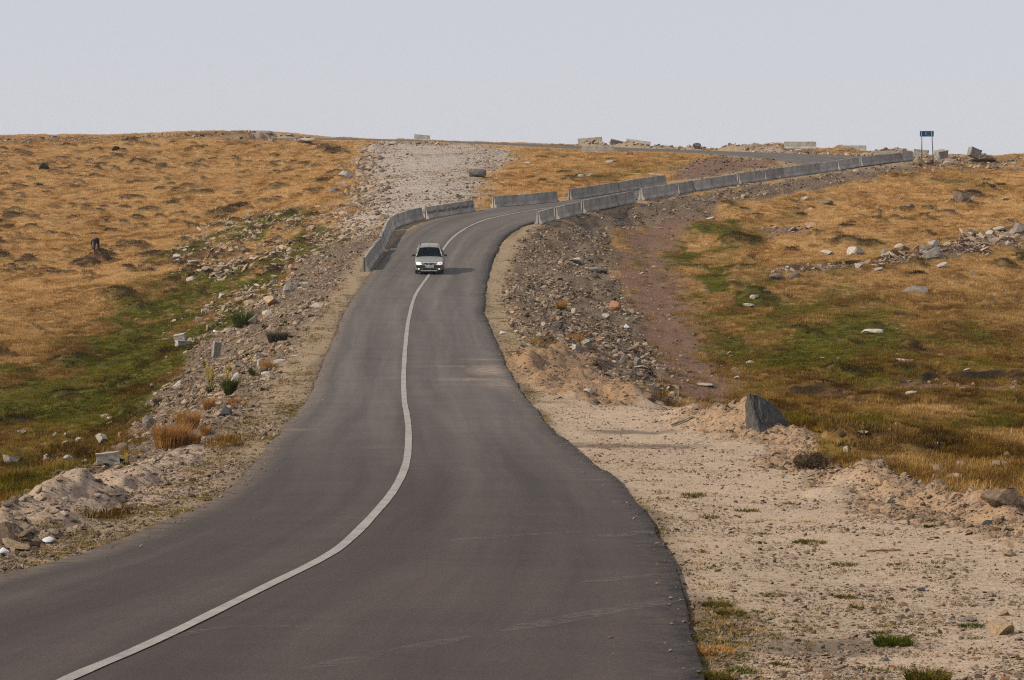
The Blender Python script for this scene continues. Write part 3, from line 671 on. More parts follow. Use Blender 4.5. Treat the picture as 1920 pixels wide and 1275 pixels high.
M['grass'] = leafy('pasture_grass', None, None, grass_tint, .3)
M['dry'] = leafy('dry_grass', (.36, .19, .065), (.60, .36, .15))
M['weed'] = leafy('green_weed', (.05, .075, .012), (.15, .17, .03))
M['tuft'] = leafy('short_grass', (.075, .075, .014), (.24, .19, .055))
M['darkleaf'] = leafy('dark_scrub', (.07, .062, .038), (.19, .16, .105))
M['juniper'] = leafy('juniper_needles', (.018, .028, .010), (.06, .075, .025))
M['yellow'] = leafy('yellow_petals', (.62, .42, .03), (.75, .55, .08))
M['stem'] = simple('plant_stem', (.14, .13, .05), .8)

# ------------------------------------------------------------------ small mesh builders
def new_mesh(name, bm, smoothf=False):
    me = bpy.data.meshes.new(name); bm.normal_update(); bm.to_mesh(me); bm.free()
    if smoothf: me.polygons.foreach_set('use_smooth', np.full(len(me.polygons), True))
    return me
def boxv(bm, c, s, rot=None):
    r = bmesh.ops.create_cube(bm, size=1); M_ = Matrix.Translation(c) @ (rot.to_matrix().to_4x4() if rot else Matrix()) @ Matrix.Diagonal((*s, 1))
    bmesh.ops.transform(bm, matrix=M_, verts=r['verts']); return r['verts']
def cyl(bm, a, b, r1, r2=None, n=8):
    a, b = Vector(a), Vector(b); r2 = r1 if r2 is None else r2; d = b - a
    r = bmesh.ops.create_cone(bm, cap_ends=True, segments=n, radius1=r1, radius2=r2, depth=d.length)
    bmesh.ops.transform(bm, matrix=Matrix.Translation((a + b) / 2) @ d.to_track_quat('Z', 'Y').to_matrix().to_4x4(), verts=r['verts']); return r['verts']
def empty(name, loc, rz=0):
    o = bpy.data.objects.new(name, None); COL.objects.link(o); o.location = loc; o.rotation_euler = (0, 0, rz); o.empty_display_size = .2; return o
def part(name, bm, m, parent, smoothf=False, bevel=0):
    me = new_mesh(name, bm, smoothf); o = link(name, me, m, parent)
    if bevel:
        b = o.modifiers.new('bevel', 'BEVEL'); b.width = bevel; b.segments = 2; b.limit_method = 'ANGLE'; b.angle_limit = R(40)
    return o

ROCKS = {}
def rock_shape(seed, sub=2, planes=11, flat=False):
    key = (seed, sub, planes)
    if key in ROCKS: return ROCKS[key]
    rr = random.Random(seed); bm = bmesh.new(); bmesh.ops.create_icosphere(bm, subdivisions=sub, radius=1)
    for k in range(planes):
        nrm = Vector((rr.gauss(0, 1), rr.gauss(0, 1), rr.gauss(0, 1))).normalized(); h = rr.uniform(.30, .72)
        for v in bm.verts:
            e = v.co.dot(nrm) - h
            if e > 0: v.co -= nrm * e * .97
    for v in bm.verts: v.co *= 1 + rr.uniform(-.025, .025)
    mx = [max(abs(v.co[i]) for v in bm.verts) for i in range(3)]
    for v in bm.verts: v.co = Vector((v.co.x / mx[0], v.co.y / mx[1], v.co.z / mx[2]))
    me = new_mesh('stone_shape_%d' % seed, bm); ROCKS[key] = me; return me
_rk = {}
def rock_mesh(seed, mk, sub=3, planes=13):
    k = (seed, mk, sub)
    if k not in _rk:
        me = rock_shape(seed, sub, planes).copy(); me.name = 'stone'; me.materials.append(M[mk]); _rk[k] = me
    return _rk[k]
N_ROCK = 0
def rock(px, py, w, h, mk, label, cat='rock', name='rock', seed=None, yaw=None, tilt=(0, 0), deep=1.0, sink=.3, dmin=14, group=None, sub=3, at=None):
    """a stone whose foot shows at pixel (px, py), w by h pixels of the photograph"""
    global N_ROCK; N_ROCK += 1
    p = hit(px, py, None, dmin) if at is None else at; s = scale_at(p)
    sx = w / s / 2; sz = h / s / 2 / (1 - sink * .9)
    seed = (int(px * 7 + py * 3) % 23) if seed is None else seed
    o = link(name, rock_mesh(seed, mk, sub)); o.scale = (sx, sx * deep, sz)
    o.rotation_euler = (R(tilt[0]), R(tilt[1]), R(random.uniform(-25, 25) if yaw is None else yaw))
    o.location = (p[0], p[1] + sx * deep * .5, p[2] + sz * (1 - 2 * sink) + 0.0)
    gz = on_ground(o.location.x, o.location.y); o.location.z = max(o.location.z, min(gz, p[2] + .4) + sz * (1 - 2 * sink) * .6)
    return tag(o, label, cat, group)

# ------------------------------------------------------------------ concrete barriers
BH = .90
def barrier_mesh(L, h=BH, mk='concrete', seed=0):
    """jersey profile with a keyed slot in each end"""
    prof = [(-.30, 0), (-.30, .09), (-.155, .30), (-.085, h - .02), (-.07, h), (.07, h), (.085, h - .02), (.155, .30), (.30, .09), (.30, 0)]
    bm = bmesh.new(); rr = random.Random(seed)
    def loft(pr, x0, x1, nseg):
        rings = []
        for k in range(nseg + 1):
            x = x0 + (x1 - x0) * k / nseg
            rings.append([bm.verts.new((x, y + rr.uniform(-.006, .006), z + (rr.uniform(-.012, .006) if z > .5 else 0))) for y, z in pr])
        n = len(pr)
        for a, b in zip(rings, rings[1:]):
            for i in range(n): bm.faces.new((a[i], a[(i + 1) % n], b[(i + 1) % n], b[i]))
        bm.faces.new(rings[0][::-1]) if False else bm.faces.new(list(reversed(rings[0]))); bm.faces.new(rings[-1])
    loft(prof, -L / 2 + .10, L / 2 - .10, 8)
    for e in (-1, 1):
        for s in (-1, 1):
            hp = [(s * .038, 0), (s * .038, h), (s * .07, h), (s * .085, h - .02), (s * .155, .30), (s * .30, .09), (s * .30, 0)]
            if s > 0: hp = hp
            loft(hp, e * (L / 2 - .10) + e * .0, e * L / 2, 1)
    for s in (-.25, .25): boxv(bm, (s * L, 0, h + .01), (.08, .03, .05))
    bmesh.ops.recalc_face_normals(bm, faces=bm.faces[:]); me = new_mesh('concrete_barrier', bm); me.materials.append(M[mk]); return me
ORD = ['first', 'second', 'third', 'fourth', 'fifth', 'sixth', 'seventh', 'eighth', 'ninth', 'tenth', 'eleventh', 'twelfth', 'thirteenth', 'fourteenth', 'fifteenth', 'sixteenth', 'seventeenth', 'eighteenth', 'nineteenth', 'twentieth']
def put_barrier(a, b, label, group, mk='concrete', seed=0, gap=.03, sink=.04):
    a, b = Vector(a), Vector(b); d = b - a; L = d.length - gap
    o = link('concrete_barrier', barrier_mesh(L, BH * random.uniform(.97, 1.02), mk, seed)); o.location = (a + b) / 2 - Vector((0, 0, sink))
    yaw = math.atan2(d.y, d.x) + R(random.uniform(-2.2, 2.2)); pitch = -math.atan2(d.z, math.hypot(d.x, d.y)); o.rotation_euler = (R(random.uniform(-1.5, 1.5)), pitch, yaw)
    return tag(o, label, 'barrier', group)
# right-hand row, base pixels of the joints
RB = [(1008,419,1037,411.5),(1041,410.5,1064,405),(1064,405,1086,400),(1093,397,1121,391),(1121,391,1154,384.5),(1154,384.5,1188,378),(1201,374,1231,369),(1231,369,1266,363),(1269,362.5,1298,357.5),(1298,357.5,1333,352),(1333,352,1379,344.5),
      (1385,343.5,1430,337),(1433,336.5,1467,331.5),(1467,331.5,1502,327),(1502,327,1535,322.5),(1535,322.5,1567,318),(1571,317.5,1610,312.5),(1615,312,1652,307),(1652,307,1688,302.5)]
def RBP(px, py):
    p = PR(px, py); e = edge_kd.find((p[0], p[1], 0)); p[2] = EDGE[e[1], 2] - .02; return p
for i, (x0, y0, x1, y1) in enumerate(RB):
    put_barrier(RBP(x0, y0), RBP(x1, y1), 'grey concrete barrier, %s from the near end of the row on the road\'s right edge' % ORD[i], 'barriers along the right edge', seed=i)
put_barrier(RBP(1689, 302.5), P(1708, 299.5, 253), 'last concrete barrier of the right-hand row, turned towards the road sign', 'barriers along the right edge', seed=40)
def chain(ptsx, n):
    q = catmull([PR(*p) for p in ptsx], 200); L = np.concatenate([[0], np.cumsum(np.linalg.norm(np.diff(q, axis=0), axis=1))])
    t = np.linspace(0, L[-1], n + 1); return [np.array([np.interp(s, L, q[:, k]) for k in range(3)]) for s in t]
def LZ(p):
    p = np.array(p); p[2] = max(on_ground(p[0], p[1]), p[2] - .05) ; return p
k = 0
for run, n in (([(684,507),(693,492),(702,480),(711,469)], 3), ([(713,466.5),(719,452),(724,440),(731,429)], 4), ([(732,428),(748,420),(768,414.5),(790,409.5)], 3)):
    q = chain(run, n)
    for a, b in zip(q, q[1:]):
        put_barrier(LZ(a), LZ(b), 'grey concrete barrier, %s of the curved row on the left verge beyond the car' % ORD[k], 'barriers curving along the left verge', seed=50 + k); k += 1
q = chain([(799,408.5),(842,401.5),(887,394.5)], 2)
for i, (a, b) in enumerate(zip(q, q[1:])):
    put_barrier(LZ(a), LZ(b), ['concrete barrier with black tyre smears below the gravel chute, left of two', 'concrete barrier with black tyre smears below the gravel chute, right of two'][i], 'smeared barriers below the chute', 'concrete_marked', 70 + i)
q = chain([(926,388),(969,384.5),(1005,381),(1043,377.5)], 3)
for i, (a, b) in enumerate(zip(q, q[1:])):
    put_barrier(LZ(a), LZ(b), 'concrete barrier in front of the dry grass slope, %s of three in line' % ['left', 'middle', 'right'][i], 'three barriers below the dry grass', seed=80 + i)
q = chain([(1068,373.5),(1111,367),(1150,360.5),(1196,353),(1245,345.5)], 4)
for i, (a, b) in enumerate(zip(q, q[1:])):
    put_barrier(LZ(a), LZ(b), 'concrete barrier across the road from the right-hand row, %s of the far group of four' % ORD[i], 'far group of four barriers', seed=90 + i)
for i, (x0, x1) in enumerate(((1091, 1121), (1122, 1153))):
    a, b = hit(x0, 286.5), hit(x1, 286.0); a[1] = b[1] = max(a[1], b[1]); a[2] = b[2] = (a[2] + b[2]) / 2
    put_barrier(a, b, ['pale concrete barrier standing by the upper road, left half of the pair', 'pale concrete barrier standing by the upper road, right half of the pair'][i], 'pair of barriers by the upper road', seed=100 + i, sink=.12)
# tipped and buried pieces along the crest
def loose_barrier(px, py, w, h, rot, label, d=None, sink=0, cat='barrier'):
    p = hit(px, py) if d is None else P(px, py, d); s = scale_at(p)
    o = link('concrete_barrier', barrier_mesh(w / s, max(.7, h / s), 'concrete', int(px))); o.location = (p[0], p[1], p[2] - sink); o.rotation_euler = [R(a) for a in rot]
    return tag(o, label, cat)
loose_barrier(791, 265, 30, 12.5, (-14, 5, 12), 'single concrete barrier leaning on the skyline above the gravel chute', 344)
loose_barrier(1107, 271, 46, 13, (10, -4, -12), 'broken concrete barrier lying on the skyline over the pale pair', 336)
loose_barrier(1157, 272, 32, 10, (35, 12, 20), 'slanting slab of broken concrete right of the broken skyline barrier', 334)
loose_barrier(1196, 271, 46, 8, (-40, 8, -6), 'dark edged concrete barrier lying tilted along the skyline rubble', 334)
loose_barrier(1500, 279.5, 60, 14, (0, 0, -2), 'concrete barrier half buried in the rubble heap on the skyline', 297)
loose_barrier(1600, 284, 48, 9, (0, 0, -6), 'low concrete strip showing above the skyline heap left of the sign', 296)
loose_barrier(1672, 296, 62, 12, (0, 2, -10), 'pale concrete block behind the end of the right-hand row', 275, cat='concrete block')

def concrete_block(px, py, w, h, dep, rot, label, name='concrete_block', mk='concrete', d=None, seed=1):
    p = hit(px, py) if d is None else P(px, py, d); s = scale_at(p); bm = bmesh.new(); rr = random.Random(seed)
    boxv(bm, (0, 0, .5), (1, dep, 1)); bmesh.ops.subdivide_edges(bm, edges=bm.edges[:], cuts=3, use_grid_fill=True)
    for v in bm.verts: v.co += Vector((rr.uniform(-.03, .03), rr.uniform(-.03, .03), rr.uniform(-.03, .03)))
    me = new_mesh(name, bm); me.materials.append(M[mk]); o = link(name, me); o.scale = (w / s, w / s, h / s); o.location = (p[0], p[1], p[2] - .03); o.rotation_euler = [R(a) for a in rot]
    return tag(o, label, 'concrete block')
concrete_block(204, 872, 42, 25, .5, (0, -6, 8), 'grey concrete block with a flat face at the foot of the left bank')
concrete_block(404, 670, 13, 32, 1.0, (8, 6, 20), 'upright concrete stump at the grassy edge of the left bank')
concrete_block(343, 649, 26, 11, .6, (0, 4, 30), 'broken concrete slab in the left pasture, lower piece of two')
concrete_block(340, 640, 22, 14, .6, (12, -10, -18), 'broken concrete slab in the left pasture, upper piece of two')
concrete_block(1086, 662, 34, 12, .5, (8, 22, 30), 'grey concrete chunk with a square edge on the right bank behind the tan heap')
concrete_block(1100, 652, 14, 16, .8, (20, -25, 30), 'small grey concrete cube on the right bank beside the larger chunk')
concrete_block(1824, 294, 21, 17, .7, (0, 20, 18), 'tilted pale concrete block on the crest right of the sign', d=258)
concrete_block(1765, 296, 20, 15, .8, (10, -8, 25), 'pale concrete block right behind the sign posts', d=259)
concrete_block(1726, 296, 26, 16, .7, (0, 6, -15), 'pale concrete lump on the crest left of the sign', d=262)

# ------------------------------------------------------------------ road sign
sp = hit(1738, 304); ss = scale_at(sp); sg = empty('road_sign', sp); sg.location.z -= .1
tag(sg, 'dark blue-green road sign board on two steel posts on the right crest', 'road sign')
hh = 58 / ss
for x0, x1 in ((-9.5, -10.5), (12.0, 8.5)):
    bm = bmesh.new(); cyl(bm, (x0 / ss, 0, 0), (x1 / ss, 0, hh + .1), .055, .055, 10); part('post', bm, M['post'], sg, True)
bm = bmesh.new(); boxv(bm, (-.5 / ss, .075, hh - 5.0 / ss + .08), (26 / ss, .04, 10.5 / ss)); bd = part('board', bm, M['sign'], sg, bevel=.01)
bm = bmesh.new(); boxv(bm, (-3 / ss, .050, hh - 4.5 / ss + .08), (.09, .012, .09)); part('white_mark', bm, M['white'], bd)
for z in (.14, .42):
    bm = bmesh.new(); boxv(bm, (-.5 / ss, .045, hh - z), (23 / ss, .02, .03)); part('rail', bm, M['sign'], sg)

# ------------------------------------------------------------------ people
def skin_body(name, joints, bones, m, parent=None, sub=2):
    me = bpy.data.meshes.new(name); me.from_pydata([j[:3] for j in joints], bones, []); me.update(); me.materials.append(m)
    o = link(name, me, None, parent); bm = bmesh.new(); bm.from_mesh(me); L = bm.verts.layers.skin.verify(); bm.verts.ensure_lookup_table()
    for v, j in zip(bm.verts, joints): v[L].radius = (j[3], j[3] if len(j) < 5 else j[4]); 
    bm.verts[0][L].use_root = True; bm.to_mesh(me); bm.free()
    o.modifiers.new('skin', 'SKIN'); s = o.modifiers.new('sub', 'SUBSURF'); s.levels = sub; s.render_levels = sub
    return o
pp = hit(181, 475); per = empty('person', pp); tag(per, 'person in dark clothes bending over to pick something from the dry pasture', 'person')
J = [(0,0,.93,.17,.15),(-.06,-.2,.96,.17,.14),(-.12,-.42,.88,.18,.13),(-.15,-.53,.80,.07),(-.16,-.60,.70,.095),(-.165,-.63,.62,.085),
     (.12,.01,.86,.14),(.15,.0,.48,.105),(.17,.03,.08,.075),(.17,-.12,.04,.045),
     (-.12,.01,.86,.14),(-.16,-.02,.48,.105),(-.19,.03,.08,.075),(-.19,-.12,.04,.045),
     (.06,-.46,.82,.075),(.03,-.52,.55,.055),(-.05,-.55,.30,.04),(-.07,-.57,.22,.04),(-.09,-.60,.15,.018),
     (-.31,-.42,.80,.075),(-.32,-.48,.52,.055),(-.25,-.54,.28,.04),(-.23,-.56,.21,.04),(-.21,-.58,.14,.018)]
B = [(0,1),(1,2),(2,3),(3,4),(4,5),(0,6),(6,7),(7,8),(8,9),(0,10),(10,11),(11,12),(12,13),(2,14),(14,15),(15,16),(16,17),(17,18),(2,19),(19,20),(20,21),(21,22),(22,23)]
body = skin_body('body', J, B, M['navy'], per)
bm = bmesh.new(); bmesh.ops.create_uvsphere(bm, u_segments=14, v_segments=10, radius=1)
bmesh.ops.transform(bm, matrix=Matrix.Translation((-.165, -.62, .66)) @ Matrix.Diagonal((.088, .105, .115, 1)), verts=bm.verts[:]); hd = part('head', bm, M['skin'], per, True)
bm = bmesh.new(); bmesh.ops.create_uvsphere(bm, u_segments=14, v_segments=10, radius=1)
bmesh.ops.transform(bm, matrix=Matrix.Translation((-.163, -.615, .69)) @ Matrix.Diagonal((.104, .118, .112, 1)), verts=bm.verts[:]); part('hair', bm, M['hair'], hd, True)
shirt = skin_body('shirt', [(-.05,-.12,1.0,.15,.13),(-.09,-.3,.98,.165,.12),(-.13,-.44,.90,.16,.11)], [(0,1),(1,2)], M['shirt'], per)
def bucket(px, py, label, wpx, hpx):
    p = hit(px, py); s = scale_at(p); o = empty('bucket', p); tag(o, label, 'bucket'); r = wpx / s / 2; h = hpx / s
    bm = bmesh.new(); n = 16; rings = []
    for rr_, z in ((r * .7, 0), (r * .74, .01), (r, h), (r * 1.06, h), (r * .95, h - .01), (r * .68, .03)): rings.append([bm.verts.new((rr_ * math.cos(2 * math.pi * k / n), rr_ * math.sin(2 * math.pi * k / n), z)) for k in range(n)])
    for a, b in zip(rings, rings[1:]):
        for i in range(n): bm.faces.new((a[i], a[(i + 1) % n], b[(i + 1) % n], b[i]))
    bm.faces.new(rings[-1][::-1]); bm.faces.new(rings[0]); part('pail', bm, M['red'], o, True)
    bm = bmesh.new(); prev = None
    for k in range(9):
        a = math.pi * k / 8; q = (r * math.cos(a), r * .25, h + r * .75 * math.sin(a))
        if prev: cyl(bm, prev, q, .008, .008, 6)
        prev = q
    part('handle', bm, M['post'], o)
bucket(177.5, 479.5, 'small red bucket standing at the left foot of the bending person', 3.2, 6.5)
bucket(197, 484, 'small red bucket in the grass to the right of the bending person', 4.6, 5)

# ------------------------------------------------------------------ the car
def car():
    fp = PR(803.5, 514.0)
    gz = lambda x, y: road_z(x, y)
    y0 = fp[1] + 1.32; x0 = fp[0] + .02           # car centre is behind the front axle
    zf, zr = gz(x0, y0 - 1.32), gz(x0, y0 + 1.32)
    root = empty('car', (x0, y0, (zf + zr) / 2 + .004)); root.rotation_euler = (math.atan2(zr - zf, 2.64), 0, R(1.2))
    tag(root, 'champagne estate car with lit headlights driving down along the white centre line', 'car')
    # lower body: rings along the length, nose towards the camera (-y)
    st = [(-2.20,.56,.36,.60),(-2.16,.70,.24,.70),(-2.05,.80,.20,.765),(-1.85,.845,.19,.81),(-1.45,.865,.19,.90),(-1.02,.87,.19,.985),(-.4,.87,.19,.99),(.6,.87,.19,1.0),(1.5,.87,.19,1.0),(1.95,.855,.22,1.0),(2.14,.82,.26,.98),(2.22,.76,.36,.90)]
    prof = lambda hw, zb, zt: [(0, zb), (hw * .86, zb), (hw * .97, zb + .07), (hw, zb + .22), (hw * 1.0, zb + (zt - zb) * .55), (hw * .985, zt - .10), (hw * .93, zt - .025), (hw * .78, zt + .005), (hw * .4, zt + .028), (0, zt + .035)]
    bm = bmesh.new(); rings = []
    for y, hw, zb, zt in st:
        h = prof(hw, zb, zt); pts_ = [(x, z) for x, z in h] + [(-x, z) for x, z in h[-2:0:-1]]
        rings.append([bm.verts.new((x, y, z)) for x, z in pts_])
    n = len(rings[0])
    for a, b in zip(rings, rings[1:]):
        for i in range(n): bm.faces.new((a[i], a[(i + 1) % n], b[(i + 1) % n], b[i]))
    bm.faces.new(rings[0]); bm.faces.new(rings[-1][::-1]); bmesh.ops.recalc_face_normals(bm, faces=bm.faces[:])
    body = part('body', bm, M['car_paint'], root, True)
    sb = body.modifiers.new('sub', 'SUBSURF'); sb.levels = 1; sb.render_levels = 2
    # roof shell and pillars
    def ring(y, hw, z): return (y, hw, z)
    top = [(-.36,.585,1.475),(-.1,.61,1.53),(.5,.625,1.565),(1.3,.62,1.56),(1.85,.60,1.53),(2.02,.575,1.49)]
    bm = bmesh.new(); rows = []
    for y, hw, z in top: rows.append([bm.verts.new((x * hw, y, z + .045 * (1 - x * x) - (.03 if abs(x) == 1 else 0))) for x in (-1, -.9, -.5, 0, .5, .9, 1)])
    for a, b in zip(rows, rows[1:]):
        for i in range(6): bm.faces.new((a[i], a[i + 1], b[i + 1], b[i]))
    g = bmesh.ops.extrude_face_region(bm, geom=bm.faces[:]); bmesh.ops.translate(bm, vec=(0, 0, -.05), verts=[v for v in g['geom'] if isinstance(v, bmesh.types.BMVert)])
    bmesh.ops.recalc_face_normals(bm, faces=bm.faces[:]); roof = part('roof', bm, M['car_paint'], root, True, .012)
    for s in (-1, 1):
        for nm, a, b, wd in (('pillar', (s * .775, -1.03, .985), (s * .60, -.33, 1.475), .045), ('pillar', (s * .835, .22, .98), (s * .625, .22, 1.53), .035), ('pillar', (s * .835, 1.2, .98), (s * .625, 1.2, 1.53), .035), ('pillar', (s * .80, 2.08, .97), (s * .585, 1.95, 1.49), .06)):
            bm = bmesh.new(); cyl(bm, a, b, wd, wd * .9, 6); part(nm, bm, M['car_paint'], root, True)
        bm = bmesh.new()
        for y in (-.05, 1.75): cyl(bm, (s * .575, y, 1.53), (s * .575, y, 1.615), .018, .018, 6)
        cyl(bm, (s * .575, -.12, 1.61), (s * .575, 1.82, 1.61), .021, .021, 8); part('roof_rail', bm, M['black_plastic'], roof)
    def pane(name, q, mk='glass'):
        bm = bmesh.new(); bm.faces.new([bm.verts.new(p) for p in q]); g = bmesh.ops.extrude_face_region(bm, geom=bm.faces[:]); bmesh.ops.translate(bm, vec=(0, .006, -.006), verts=[v for v in g['geom'] if isinstance(v, bmesh.types.BMVert)])
        bmesh.ops.recalc_face_normals(bm, faces=bm.faces[:]); return part(name, bm, M[mk], root)
    ws = pane('windscreen', [(-.75, -1.03, .985), (.75, -1.03, .985), (.585, -.35, 1.465), (-.585, -.35, 1.465)])
    pane('rear_window', [(-.74, 2.1, 1.0), (.74, 2.1, 1.0), (.56, 1.99, 1.46), (-.56, 1.99, 1.46)])
    for s in (-1, 1):
        for y0_, y1_ in ((-.92, .2), (.25, 1.18), (1.23, 2.0)):
            f0 = -.36 if y0_ < -.5 else y0_
            pane('side_window', [(s * .825, y0_, .99), (s * .825, y1_, .99), (s * .618, y1_, 1.49), (s * .618, max(f0, y0_), 1.49)])
        # doors: seam lines and handles
        for y in (-.62, .22, 1.2):
            bm = bmesh.new(); boxv(bm, (s * .868, y, .62), (.012, .012, .70)); part('door_seam', bm, M['black_plastic'], body)
        for y in (.05, 1.02):
            bm = bmesh.new(); boxv(bm, (s * .875, y, .86), (.03, .16, .028)); part('door_handle', bm, M['black_plastic'], body, bevel=.008)
        bm = bmesh.new(); boxv(bm, (s * .872, .2, .50), (.025, 2.3, .07)); part('side_moulding', bm, M['black_plastic'], body, bevel=.01)
        # mirror
        bm = bmesh.new(); boxv(bm, (s * .965, -.74, 1.04), (.17, .12, .13)); mr = part('wing_mirror', bm, M['black_plastic'], root, True, .04)
        bm = bmesh.new(); cyl(bm, (s * .83, -.74, 1.0), (s * .92, -.74, 1.02), .025, .025, 8); part('mirror_arm', bm, M['black_plastic'], mr)
        # headlamp with clear lens following the corner of the nose
        bm = bmesh.new()
        q = [(s * .42, -2.19, .60), (s * .60, -2.165, .575), (s * .76, -2.09, .60), (s * .80, -2.02, .70), (s * .70, -2.085, .755), (s * .52, -2.135, .735)]
        bm.faces.new([bm.verts.new(p) for p in q]); g = bmesh.ops.extrude_face_region(bm, geom=bm.faces[:]); bmesh.ops.translate(bm, vec=(0, .09, 0), verts=[v for v in g['geom'] if isinstance(v, bmesh.types.BMVert)])
        bmesh.ops.translate(bm, vec=(0, -.035, 0), verts=bm.verts[:]); bmesh.ops.recalc_face_normals(bm, faces=bm.faces[:]); hl = part('headlight', bm, M['headlight'], root, False, .012)
        bm = bmesh.new(); cyl(bm, (s * .80, -2.06, .64), (s * .80, -2.00, .64), .035, .035, 10); part('indicator', bm, M['rk_orange'], hl)
        bm = bmesh.new(); cyl(bm, (s * .60, -2.235, .335), (s * .60, -2.12, .335), .055, .055, 12); fg = part('fog_lamp', bm, M['fog'], root, True)
        bm = bmesh.new(); cyl(bm, (s * .60, -2.225, .335), (s * .60, -2.10, .335), .08, .08, 12); part('fog_surround', bm, M['black_plastic'], fg)
        # wheels
        for y in (-1.32, 1.32):
            bm = bmesh.new(); n_ = 22; pr = [(.16, -.095), (.27, -.10), (.305, -.085), (.315, -.05), (.315, .05), (.305, .085), (.27, .10), (.16, .095)]; rg = []
            for k_ in range(n_):
                a = 2 * math.pi * k_ / n_; rg.append([bm.verts.new((s * .745 + w_, y + r_ * math.cos(a), .315 + r_ * math.sin(a))) for r_, w_ in pr])
            for k_ in range(n_):
                A_, B_ = rg[k_], rg[(k_ + 1) % n_]
                for i in range(len(pr)): bm.faces.new((A_[i], A_[(i + 1) % len(pr)], B_[(i + 1) % len(pr)], B_[i]))
            bmesh.ops.recalc_face_normals(bm, faces=bm.faces[:]); wh = part('wheel', bm, M['rubber'], root, True); wh['label'] = 'black tyre on a grey rim'
            bm = bmesh.new(); cyl(bm, (s * .80, y, .315), (s * .83, y, .315), .055, .05, 10)
            for k_ in range(5):
                a = 2 * math.pi * k_ / 5; cyl(bm, (s * .815, y, .315), (s * .81, y + .19 * math.cos(a), .315 + .19 * math.sin(a)), .03, .022, 6)
            cyl(bm, (s * .765, y, .315), (s * .80, y, .315), .19, .19, 18); part('rim', bm, M['rim'], wh, True)
            bm = bmesh.new(); r0 = .355; prev = None
            for k_ in range(11):
                a = math.pi * k_ / 10; p_ = (s * .862, y + r0 * math.cos(a), .33 + r0 * math.sin(a))
                if prev: cyl(bm, prev, p_, .022, .022, 5)
                prev = p_
            part('wheel_arch', bm, M['black_plastic'], body)
    # nose: grille, badge, black band, plate, lower intake
    def flat(name, q, y_, thick, mk, parent=root, bev=.006):
        bm = bmesh.new(); bm.faces.new([bm.verts.new((x, y_, z)) for x, z in q]); g = bmesh.ops.extrude_face_region(bm, geom=bm.faces[:]); bmesh.ops.translate(bm, vec=(0, thick, 0), verts=[v for v in g['geom'] if isinstance(v, bmesh.types.BMVert)])
        bmesh.ops.recalc_face_normals(bm, faces=bm.faces[:]); return part(name, bm, M[mk], parent, False, bev)
    tr = flat('grille_surround', [(-.47, .71), (-.10, .535), (.10, .535), (.47, .71), (.44, .735), (-.44, .735)], -2.232, .09, 'chrome')
    gr = flat('grille', [(-.37, .698), (-.085, .565), (.085, .565), (.37, .698)], -2.240, .03, 'black_plastic', tr, 0)
    bdg = flat('badge', [(-.075, .735), (.075, .735), (.085, .66), (.05, .60), (0, .57), (-.05, .60), (-.085, .66)], -2.256, .03, 'chrome', gr)
    flat('badge_shield', [(-.055, .72), (.055, .72), (.062, .665), (.035, .615), (0, .595), (-.035, .615), (-.062, .665)], -2.262, .02, 'blue', bdg, 0)
    bp = flat('bumper_band', [(-.80, .455), (-.66, .425), (.66, .425), (.80, .455), (.80, .56), (.45, .555), (.12, .525), (-.12, .525), (-.45, .555), (-.80, .56)], -2.212, .16, 'black_plastic')
    pl = flat('number_plate', [(-.26, .435), (.26, .435), (.26, .545), (-.26, .545)], -2.238, .02, 'white', bp, 0)
    flat('plate_band', [(-.26, .435), (-.215, .435), (-.215, .545), (-.26, .545)], -2.241, .01, 'blue', pl, 0)
    for k_, x in enumerate((-.17, -.12, -.03, .02, .10, .15, .20)):
        flat('plate_character', [(x - .016, .455), (x + .016, .455), (x + .016, .525), (x - .016, .525)], -2.2405, .008, 'black_plastic', pl, 0)
    flat('lower_intake', [(-.42, .265), (.42, .265), (.36, .385), (-.36, .385)], -2.222, .10, 'black_plastic')
    flat('bumper_lip', [(-.52, .215), (.52, .215), (.44, .25), (-.44, .25)], -2.225, .06, 'chrome')
    bm = bmesh.new(); boxv(bm, (0, 0, .17), (1.45, 3.9, .10)); part('underside', bm, M['black_plastic'], root)
    bm = bmesh.new(); cyl(bm, (0, -.15, 1.57), (0, .05, 1.78), .006, .004, 5); part('aerial', bm, M['black_plastic'], roof)
    for x in (-.5, .12):
        bm = bmesh.new(); cyl(bm, (x, -1.05, 1.0), (x + .48, -.98, 1.035), .01, .008, 5); part('wiper', bm, M['black_plastic'], ws)
    bm = bmesh.new(); boxv(bm, (0, -.75, .93), (1.4, .5, .12)); part('dashboard', bm, M['seat'], root, bevel=.03)
    for s in (-1, 1):
        bm = bmesh.new(); boxv(bm, (s * .36, .22, .92), (.48, .16, .72), Euler((R(-12), 0, 0))); boxv(bm, (s * .36, .28, 1.33), (.26, .09, .2), Euler((R(-8), 0, 0))); part('seat', bm, M['seat'], root, bevel=.04)
    bm = bmesh.new(); prev = None
    for k_ in range(17):
        a = 2 * math.pi * k_ / 16; p_ = (.36 + .18 * math.cos(a), -.5 + .05 * math.sin(a), .98 + .17 * math.sin(a))
        if prev: cyl(bm, prev, p_, .014, .014, 5)
        prev = p_
    part('steering_wheel', bm, M['black_plastic'], root)
    bpy.context.view_layer.update()
